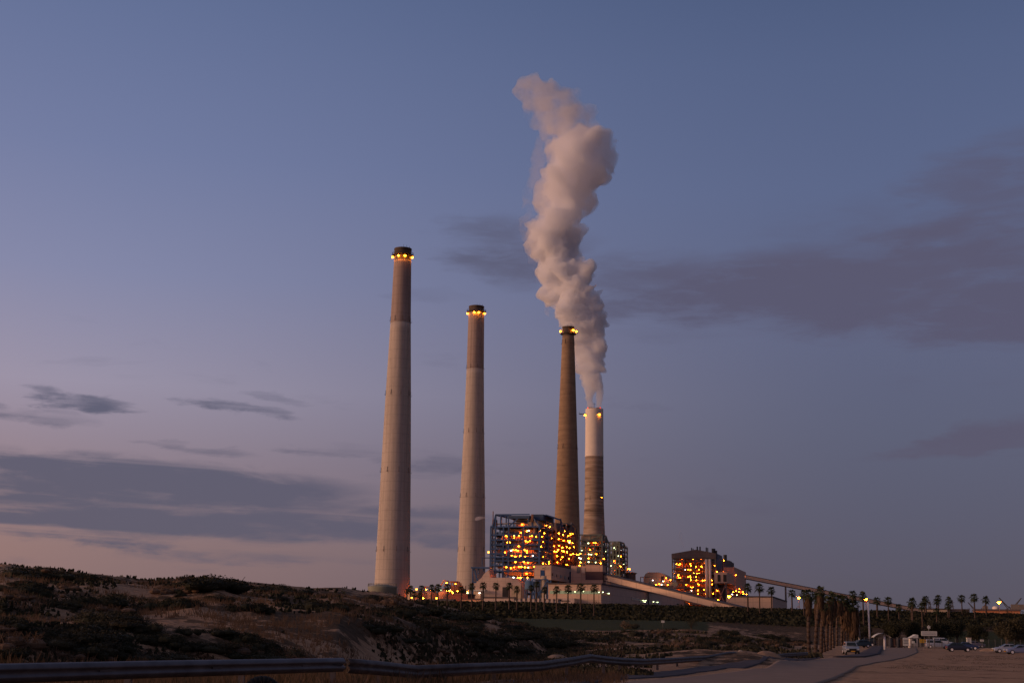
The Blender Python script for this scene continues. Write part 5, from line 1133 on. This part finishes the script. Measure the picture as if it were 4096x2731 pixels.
# ------------------------------------------------------------------ cars
def paint(n, c): return mat(n, c, rough=.35, metal=.3, var=.06)
def car(label, xs, ys, yaw, L, Wd, Hh, m, kind='hatch', grp='cars parked on the sand', name='parked_car'):
    b = ghit(xs, ys, 120, 320); r = empty(name, b, label, 'car', grp, R(yaw))
    # profile in x (front +), z ; lower body and greenhouse
    l = L/2
    lower = [(-l, .35), (-l, .62), (-l+.06, .88), (-l+.25, .95), (l*.42, .95), (l-.55, .84), (l-.08, .66), (l, .45), (l-.05, .28), (-l+.1, .25)]
    if kind == 'van': top = [(-l+.08, .94), (-l+.22, Hh), (l*.12, Hh), (l*.58, .92)]
    elif kind == 'sedan': top = [(-l+.75, .94), (-l*.35, Hh), (l*.12, Hh), (l*.50, .93)]
    elif kind == 'suv': top = [(-l+.08, .98), (-l+.25, Hh), (l*.22, Hh), (l*.48, .98)]
    else: top = [(-l+.12, .94), (-l*.55, Hh), (l*.1, Hh), (l*.48, .93)]
    if kind == 'suv': lower = [(x, z*1.08+.05) for x, z in lower]; top = [(x, max(z, 1.07) if z < Hh else z) for x, z in top]
    def shell(poly, w0, w1, zc, name_, mm, par):
        n = len(poly); vs = []
        for sgn in (-1, 1):
            for x, z in poly:
                f = (z-zc[0])/(zc[1]-zc[0]); vs.append((x, sgn*(w0+(w1-w0)*min(1, max(0, f))), z))
        fs = [tuple(range(n)), tuple(reversed(range(n, 2*n)))]+[(i, n+i, n+(i+1) % n, (i+1) % n) for i in range(n)]
        o = MB().add(vs, fs).build(name_, mm, par); bv = o.modifiers.new('b', 'BEVEL'); bv.width = .07; bv.segments = 3; bv.limit_method = 'ANGLE'
        for p in o.data.polygons: p.use_smooth = True
        return o
    bd = shell(lower, Wd/2, Wd/2, (0, 1), 'body', m, r)
    cab = shell(top, Wd/2-.06, Wd/2-.24, (.94, Hh), 'cabin', m, r)
    # windows: side glass slightly proud, windscreen and rear screen
    def lerp(a, b, t): return (a[0]+(b[0]-a[0])*t, a[1]+(b[1]-a[1])*t)
    T0, T1, T2, T3 = top; yy = lambda z: (Wd/2-.06)+((Wd/2-.24)-(Wd/2-.06))*(z-.94)/(Hh-.94)
    for sgn in (-1, 1):
        A0, A1, A2, A3 = lerp(T0, T1, .2), lerp(T0, T1, .82), lerp(T3, T2, .82), lerp(T3, T2, .14)
        A0 = (A0[0]+.12, A0[1]); A1 = (A1[0]+.12, A1[1]); A2 = (A2[0]-.05, A2[1]); A3 = (A3[0]-.18, A3[1])
        xm = (A1[0]+A2[0])/2
        for (p0, p1, p2, p3) in ((A0, A1, (xm-.05, A1[1]), (xm-.05, A0[1])), ((xm+.05, A0[1]), (xm+.05, A1[1]), A2, A3)):
            vs = [(p[0], sgn*(yy(p[1])+.012), p[1]) for p in (p0, p1, p2, p3)]+[(p[0], sgn*(yy(p[1])-.02), p[1]) for p in (p0, p1, p2, p3)]
            MB().add(vs, [(0, 1, 2, 3), (7, 6, 5, 4), (0, 4, 5, 1), (1, 5, 6, 2), (2, 6, 7, 3), (3, 7, 4, 0)]).build('side_window', M_['glassd'], r)
    for (a, b2, nm, ofs) in ((T3, T2, 'windscreen', .02), (T0, T1, 'rear_window', -.02)):
        a2, b3 = lerp(a, b2, .1), lerp(a, b2, .88); vs = []
        for o_f in (ofs, -ofs):
            vs += [(a2[0]+o_f, -yy(a2[1])+.14, a2[1]), (a2[0]+o_f, yy(a2[1])-.14, a2[1]), (b3[0]+o_f, yy(b3[1])-.12, b3[1]), (b3[0]+o_f, -yy(b3[1])+.12, b3[1])]
        MB().add(vs, [(0, 1, 2, 3), (7, 6, 5, 4), (0, 4, 5, 1), (1, 5, 6, 2), (2, 6, 7, 3), (3, 7, 4, 0)]).build(nm, M_['glassd'], r)
    wr = .33 if kind != 'suv' else .37
    for x in (-l*.62, l*.64):
        for sgn in (-1, 1):
            w_ = empty_wheel(r, x, sgn*(Wd/2-.08), wr, sgn)
    for sgn in (-1, 1):
        MB().box(l-.16, l-.02, sgn*Wd*.36-.17, sgn*Wd*.36+.17, .60, .74).build('headlight', M_['board'], r)
        MB().box(-l-.015, -l+.08, sgn*Wd*.38-.12, sgn*Wd*.38+.12, .62, .86).build('tail_light', M_['redp'], r)
        MB().box(l*.38, l*.38+.14, sgn*(Wd/2+.08)-.08, sgn*(Wd/2+.08)+.08, .95, 1.08).build('mirror', m, r)
    if kind == 'suv': MB().box(l-.10, l+.035, -Wd*.46, Wd*.46, .30, .58).build('bumper', M_['rubber'], r)
    MB().box(l-.012, l+.04, -.45, .45, .36, .56 if kind != 'suv' else .78).build('grille', M_['rubber'], r)
    MB().box(l+.04, l+.055, -.27, .27, .38, .49).build('number_plate', M_['plate'], r)
    MB().box(-l-.03, -l-.005, -.27, .27, .45, .56).build('number_plate', M_['plate'], r)
    return r
def empty_wheel(r, x, y, wr, sgn):
    t = MB().tube((0, -.1, 0), (0, .1, 0), wr, n=20).build('tyre', M_['rubber'], r, False, (x, y, wr)); 
    MB().tube((0, sgn*.095, 0), (0, sgn*.115, 0), wr*.62, n=16).build('rim', M_['pole'], t)
    return t
silver = paint('silver_paint', (.38, .40, .46)); whitep = paint('white_car_paint', (.6, .62, .66)); darkp = paint('dark_blue_paint', (.025, .03, .05)); bluep = paint('blue_paint', (.03, .05, .13)); greyp = paint('grey_paint', (.22, .2, .25)); teal = paint('dark_teal_paint', (.04, .07, .09))
car('white off-road car facing the camera with yellow number plate beside the footpath', 3404, 2616, -97, 4.3, 1.75, 1.62, paint('off_white_paint', (.34, .36, .38)), 'suv')
car('dark teal hatchback parked sideways behind the white off-road car', 3440, 2588, 195, 4.2, 1.72, 1.45, teal, 'hatch')
car('black minivan with pale roof half hidden behind the dark teal hatchback', 3462, 2583, 170, 4.5, 1.75, 1.6, paint('black_paint', (.015, .015, .02)), 'van')
car('silver minivan parked in front of the large white sign board', 3750, 2592, -8, 4.7, 1.8, 1.72, silver, 'van')
car('dark blue hatchback with red tail light nearest on the sand lot', 3836, 2605, -8, 4.0, 1.7, 1.45, darkp, 'hatch')
car('blue sedan just behind the dark hatchback', 3868, 2598, -12, 4.3, 1.7, 1.42, bluep, 'sedan')
car('grey sedan to the right behind the blue car', 3897, 2589, 6, 4.4, 1.72, 1.42, greyp, 'sedan')
car('silver sedan under the round greyish tree', 4030, 2610, 175, 4.5, 1.75, 1.42, silver, 'sedan')
car('bluish grey sedan cut by the right picture edge', 4082, 2616, 178, 4.5, 1.75, 1.42, paint('bluegrey_paint', (.2, .22, .33)), 'sedan')
car('white van behind the silver minivan with a pale blue side', 3772, 2580, -8, 4.8, 1.8, 1.75, whitep, 'van')

# ------------------------------------------------------------------ gate area
def signboard(label, x0, x1, yt, yb, yg, Y, m, lines=0, name='sign_board', post=True, cat='sign'):
    a, b = P(x0, (yt+yb)/2, Y), P(x1, (yt+yb)/2, Y); zt, zb = P(x0, yt, Y).z, P(x0, yb, Y).z
    cx = (a.x+b.x)/2; g = H(cx, Y); r = empty(name, (cx, Y, g), label, cat); hw = (b.x-a.x)/2
    MB().box(-hw, hw, -.05, .05, zb-g, zt-g).build('panel', m, r)
    if lines:
        for k in range(lines):
            z = zb-g+(zt-zb)*(.2+.6*(k+.5)/lines); mb = MB(); q = random.Random(k+3); x = -hw*.85
            while x < hw*.8:
                w_ = q.uniform(.06, .22)*hw; mb.box(x, min(hw*.85, x+w_), -.07, -.051, z-(zt-zb)*.035, z+(zt-zb)*.035); x += w_+.05*hw
            mb.build('lettering', M_['ink'], r)
    if post:
        for sx in ((-.6*hw, .6*hw) if hw > .8 else (0,)): MB().tube((sx, .12, -.1), (sx, .12, zt-g-.1), .05, n=8).build('post', M_['steel'], r)
    return r
r = signboard('large white sign board with lines of writing above the silver minivan', 3685, 3748, 2522, 2541, 2590, 262, M_['board'], 2)
MB().tube((0, .15, 0), (0, .15, P(3711, 2512, 262).z-r.location.z), .07, n=8).build('mast', M_['steel'], r)
z = P(3711, 2507, 262).z-r.location.z; mb = MB()
pts = [(.4*math.cos(math.pi/2+k*math.pi/6)*(1 if k % 2 == 0 else .577), .4*math.sin(math.pi/2+k*math.pi/6)*(1 if k % 2 == 0 else .577)+z) for k in range(12)]
mb.prism(pts, 0, .08).build('star_emblem', M_['board'], r)
signboard('white notice board at the left of the gate, lower part notched', 3612, 3634, 2549, 2581, 2585, 270, M_['board'], 3, 'notice_board')
signboard('small square white notice on the gate left of the yellow signs', 3648, 3659, 2562, 2572, 2585, 268, M_['board'], 0, 'notice_board')
signboard('left of the two yellow warning signs on the gate', 3679, 3689, 2555, 2569, 2585, 268, M_['yellow'], 1, 'warning_sign')
signboard('right of the two yellow warning signs on the gate', 3691, 3702, 2555, 2569, 2585, 268, M_['yellow'], 1, 'warning_sign')
signboard('small white sign alone on the green field', 2645, 2658, 2480, 2489, 2500, 330, M_['board'], 0, 'field_sign')
signboard('small white sign on the fence left of the round greyish tree', 3921, 3935, 2556, 2564, 2585, 285, M_['board'], 0, 'fence_sign')
signboard('pale green small board beside the white off-road car', 3376, 3386, 2564, 2574, 2600, 205, mat('mint_board', (.4, .55, .45)), 0, 'small_board')
b = P(3876, 2570, 285); g = H(b.x, 285); r = empty('electric_cabinet', (b.x, 285, g), 'upright white cabinet behind the blue and grey cars', 'cabinet')
MB().box(-.45, .45, -.25, .25, -.1, P(3876, 2550, 285).z-g).build('case', M_['board'], r); MB().box(-.5, .5, -.3, .3, P(3876, 2550, 285).z-g, P(3876, 2550, 285).z-g+.08).build('lid', M_['grey'], r)
b = P(3652, 2560, 276); g = H(b.x, 276); r = empty('guard_hut', (b.x, 276, g), 'small white gatehouse hut with sloping roof beside the notice boards', 'hut')
zt = P(3652, 2540, 276).z-g; MB().box(-.75, .75, -.7, .9, 0, zt-.5).build('wall', M_['white'], r)
MB().prism([(-.85, zt-.5), (.85, zt-.5), (.85, zt+.15), (.4, zt+.2)], -.8, 1.0).build('roof', M_['board'], r); MB().box(-.4, .4, -.75, -.69, 1.0, 1.8).build('window', M_['glassd'], r)
# gate and fence
b0 = P(3560, 2585, 274); b1 = P(3706, 2585, 270); r = empty('gate', (b0.x, 274, H(b0.x, 274)), 'barred metal gate at the end of the asphalt road', 'gate')
zt = P(3600, 2551, 272).z-r.location.z; mb = MB(); Lx = b1.x-b0.x
for k in range(int(Lx/.25)): mb.bar((k*.25, 0, 0), (k*.25, 0, zt), .03)
mb.build('bars', M_['dark'], r); MB().bar((0, 0, zt), (Lx, 0, zt), .1).bar((0, 0, .25), (Lx, 0, .25), .08).build('rails', M_['dark'], r)
for k in range(5): MB().box(Lx*k/4-.12, Lx*k/4+.12, -.12, .12, -.1, zt+.15).build('gate_post', M_['steel'], r)
for k, xp in enumerate((3568, 3577, 3596, 3604)):
    x = P(xp, 2580, 274).x-b0.x; MB().box(x-.28, x+.28, .1, .35, 0, zt*.92).build('turnstile', M_['rust'] if k % 2 else M_['steel'], r)
def fence(label, p0, p1, hgt, n):
    a = Vector((p0[0], p0[1], H(*p0))); b = Vector((p1[0], p1[1], H(*p1))); r = empty('fence', a, label, 'fence'); d = b-a; mb = MB()
    for k in range(n): 
        p = d*(k/(n-1)); MB().bar((p.x, p.y, -.1+p.z), (p.x, p.y, p.z+hgt), .07).build('post', M_['steel'], r)
    for hh in (.3, .8, 1.3, hgt): mb.bar((0, 0, hh), (d.x, d.y, d.z+hh), .025)
    m_ = int(d.length/.5)
    for k in range(m_): p = d*(k/m_); mb.bar((p.x, p.y, p.z), (p.x, p.y, p.z+hgt), .015)
    mb.build('mesh', M_['dark'], r)
fence('wire fence running right from the gate behind the parked cars', (b1.x+.3, 270), (P(4250, 2560, 296).x, 296), 1.9, 22)
fence('wire fence left of the gate behind the umbrella shelter', (P(3440, 2560, 282).x, 282), (b0.x-.3, 274), 1.9, 7)
# umbrella shelter
g = ghit(3540, 2600, 150, 300); r = empty('umbrella_shelter', g, 'pale curved roof shelter on a single thick pole by the footpath', 'shelter'); s = g.y/F
zt = P(3525, 2530, g.y).z-g.z; ze = P(3525, 2546, g.y).z-g.z; x0 = P(3490, 2546, g.y).x-g.x; x1 = P(3560, 2546, g.y).x-g.x
MB().tube((0, 0, -.1), (0, 0, zt-.15), .22, .17, 14).build('pole', M_['pole'], r, True)
vs = []; fs = []; n = 24; K_ = 6
for lay in (0, -.06):
    for i in range(n+1):
        t = i/n; x = x0+(x1-x0)*t; zz = ze+(zt-ze)*(1-(2*t-1)**2)
        for k in range(K_+1): vs.append((x, (k/K_-.5)*1.7, zz+lay-.04*(2*k/K_-1)**2))
o2 = (n+1)*(K_+1)
for i in range(n):
    for k in range(K_): a = i*(K_+1)+k; fs += [(a, a+1, a+K_+2, a+K_+1), (o2+a, o2+a+K_+1, o2+a+K_+2, o2+a+1)]
MB().add(vs, fs).build('canopy', M_['board'], r, True)
mb = MB()
for i in range(0, n+1, 3):
    t = i/n; x = x0+(x1-x0)*t; zz = ze+(zt-ze)*(1-(2*t-1)**2); mb.bar((x, -.84, zz-.10), (x, .84, zz-.10), .05)
mb.build('ribs', M_['steel'], r)
# poles and street lamps
for i, (xb, yb, xt, yt) in enumerate(((3438, 2566, 3432, 2418), (3479, 2568, 3473, 2405))):
    g = ghit(xb, yb+6, 150, 300); top = P(xt, yt, g.y); r = empty('flag_pole', g, 'left of the two tall white poles behind the parked cars' if i == 0 else 'right of the two tall white poles behind the parked cars', 'pole', 'tall white poles')
    MB().tube((0, 0, 0), (0, 0, top.z-g.z), .24, .16, 12).build('pole', M_['pole'], r, True); MB().lathe([(0, .3), (.12, .3), (.25, .2)], 0, 0, 14).build('base', M_['steel'], r); MB().sphere((0, 0, top.z-g.z), .15).build('finial', M_['steel'], r)
for (x, y, Y, lab) in ((3196, 2393, 520, 'glowing orange street lamp between the cream shed and the palm avenue'), (3463, 2399, 470, 'glowing orange street lamp in front of the far conveyor above the white poles'), (3996, 2412, 540, 'bright glowing street lamp above the orange skyline building'), (2916, 2388, 600, 'small orange street lamp at the left end of the cream shed')):
    t = P(x, y, Y); g = H(t.x, Y); r = empty('street_lamp', (t.x, Y, g), lab, 'street lamp'); z = t.z-g
    MB().tube((0, 0, 0), (0, 0, z+.2), .14, .08, 8).build('pole', M_['steel'], r); s = Y/520
    MB().lathe([(z-.1, .1), (z+.35*s, .55*s), (z+.5*s, .6*s)], 0, 0, 14).build('lamp', LO, r, True); MB().lathe([(z+.505*s, .62*s), (z+.7*s, .3*s)], 0, 0, 14).build('hood', M_['dark'], r)
    if x == 3196: MB().bar((-.8, 0, z-3), (.2, 0, z-3), .2).build('arm', M_['rust'], r)

# ------------------------------------------------------------------ steam
def plume(name, label, pts, Y, dY, voxel, disp, vm, seed, n_per=9, sub=.5, cat='steam plume'):
    q = random.Random(seed); W = []
    for i, (x, y, rx) in enumerate(pts):
        t = i/(len(pts)-1); p = P(x*1.7415, y*1.7415, Y+dY*t); W.append((p, rx*1.7415*depth(p)/F))
    o = W[0][0].copy(); mb = MB()
    def ico(c_, r_):
        mb.sphere(c_, r_, 1, 12, 8)
    for (p, r_), (p2, r2) in zip(W[:-1], W[1:]):
        steps = max(2, int((p2-p).length/(.35*min(r_, r2)+.3)))
        for k in range(steps):
            t = k/steps; c_ = p.lerp(p2, t)-o; rr = r_*(1-t)+r2*t
            ico(c_, rr*.66)
            for j in range(max(2, int(n_per/steps*2))):
                v = Vector((q.gauss(0, 1), q.gauss(0, 1), q.gauss(0, .8))).normalized(); ico(c_+v*rr*q.uniform(.45, .66), rr*q.uniform(.18, .36))
    ob = mb.build(name, vm, None, True, o)
    rm = ob.modifiers.new('r', 'REMESH'); rm.mode = 'VOXEL'; rm.voxel_size = voxel; rm.use_smooth_shade = True
    dg = bpy.context.evaluated_depsgraph_get(); me = bpy.data.meshes.new_from_object(ob.evaluated_get(dg)); ob.modifiers.clear(); ob.data = me
    n = len(me.vertices); co = np.empty(n*3, np.float32); me.vertices.foreach_get('co', co); no = np.empty(n*3, np.float32); me.vertices.foreach_get('normal', no)
    co = co.reshape(-1, 3); no = no.reshape(-1, 3); out = co.copy()
    wz = np.array([(p-o)[:] for p, _ in W]); wr_ = np.array([r_ for _, r_ in W])
    near = np.argmin(((co[:, None, :]-wz[None])**2).sum(-1), 1); lr = np.minimum(1.0, wr_[near]/32.0)
    for i in range(n):
        v = Vector(co[i]); d = 0; L_ = lr[i]
        for sc, am in disp:
            d += am*L_*(.72-abs(noise.noise(v/(sc*(.35+.65*L_))+Vector((seed, 3, 1))))*2.6)
        out[i] += no[i]*d
    me.vertices.foreach_set('co', out.reshape(-1)); me.update()
    rm = ob.modifiers.new('r', 'REMESH'); rm.mode = 'VOXEL'; rm.voxel_size = voxel*.9; rm.use_smooth_shade = True
    bpy.context.view_layer.update(); dg = bpy.context.evaluated_depsgraph_get(); me = bpy.data.meshes.new_from_object(ob.evaluated_get(dg)); ob.modifiers.clear(); ob.data = me; me.materials.clear(); me.materials.append(vm); me.update()
    return tag(ob, label, cat)
STEAM = volmat('steam', (.978, .985, 1.0), .22, .0)
MID = volmat('mid_steam', (.982, .985, 1.0), .11, .0, .055, .30, .46, 3)
THIN = volmat('thin_steam', (.985, .98, .995), .060, .0, .05, .34, .60, 4)
LOW = [(1357, 938, 9), (1356, 922, 11), (1353, 905, 13), (1355, 882, 20), (1358, 862, 31), (1356, 825, 33), (1350, 795, 37), (1338, 765, 49), (1335, 735, 61), (1325, 705, 68), (1315, 675, 61), (1310, 645, 60), (1302, 610, 60), (1288, 580, 60), (1275, 552, 61)]
MIDP = [(1282, 572, 56), (1272, 545, 65), (1268, 515, 69), (1270, 485, 66), (1284, 455, 69), (1300, 425, 73), (1318, 395, 80), (1330, 368, 75), (1332, 340, 69), (1322, 315, 56)]
TOP = [(1332, 350, 54), (1326, 322, 65), (1308, 290, 65), (1290, 262, 63), (1266, 240, 56), (1242, 224, 50), (1220, 208, 41), (1204, 198, 28), (1198, 190, 14)]
SIDE = [(1330, 735, 30), (1262, 715, 20), (1235, 620, 18), (1228, 540, 40), (1215, 500, 30), (1222, 430, 22), (1235, 380, 26), (1262, 300, 30)]
M2 = [(1375, 938, 9), (1376, 920, 11), (1378, 900, 13), (1372, 882, 20), (1368, 860, 24)]
DS = ((40, 12.0), (18, 9.5), (9, 5.6), (4.5, 2.4))
plume('steam_plume', 'large dense lower part of the steam plume above the white-topped chimney', LOW, 1264, 12, 1.6, ((40, 10.0), (15, 9.0), (7, 6.2), (3.5, 3.0)), STEAM, 3)
plume('steam_plume', 'broad middle part of the steam plume well above the brown chimney', MIDP, 1276, 8, 2.2, DS, MID, 9)
plume('steam_plume', 'thin right column of steam leaving the white-topped chimney', M2, 1264, 0, 1.4, ((9, 2.6), (4, 1.6)), STEAM, 5)
plume('steam_plume', 'faint uppermost end of the steam plume drifting left', TOP, 1284, 3, 2.8, DS, THIN, 6)
plume('steam_wisp', 'thin torn pinkish veil of steam along the left edge of the plume', SIDE, 1284, 3, 2.6, ((20, 12), (9, 6)), volmat('veil_steam', (.99, .94, .93), .02, .0, .06, .42, .62, 4), 12)
plume('steam_wisp', 'small pink steam wisp blowing left from the top of the blue boiler frame', [(1126, 1189, 1.5), (1117, 1189, 4), (1107, 1188, 6), (1098, 1190, 8), (1090, 1194, 6)], 905, 3, .7, ((8, 1.2), (3, .5)), volmat('wisp_steam', (.98, .93, .92), .22, .1), 7, 9)
plume('steam_wisp', 'very faint steam rising above the left end of the far boiler house', [(1570, 1258, 6), (1565, 1244, 8), (1562, 1230, 9), (1563, 1216, 7)], 1295, 0, 1.6, ((8, 1.5),), volmat('faint_steam', (.97, .88, .85), .03, .1), 8, 9)
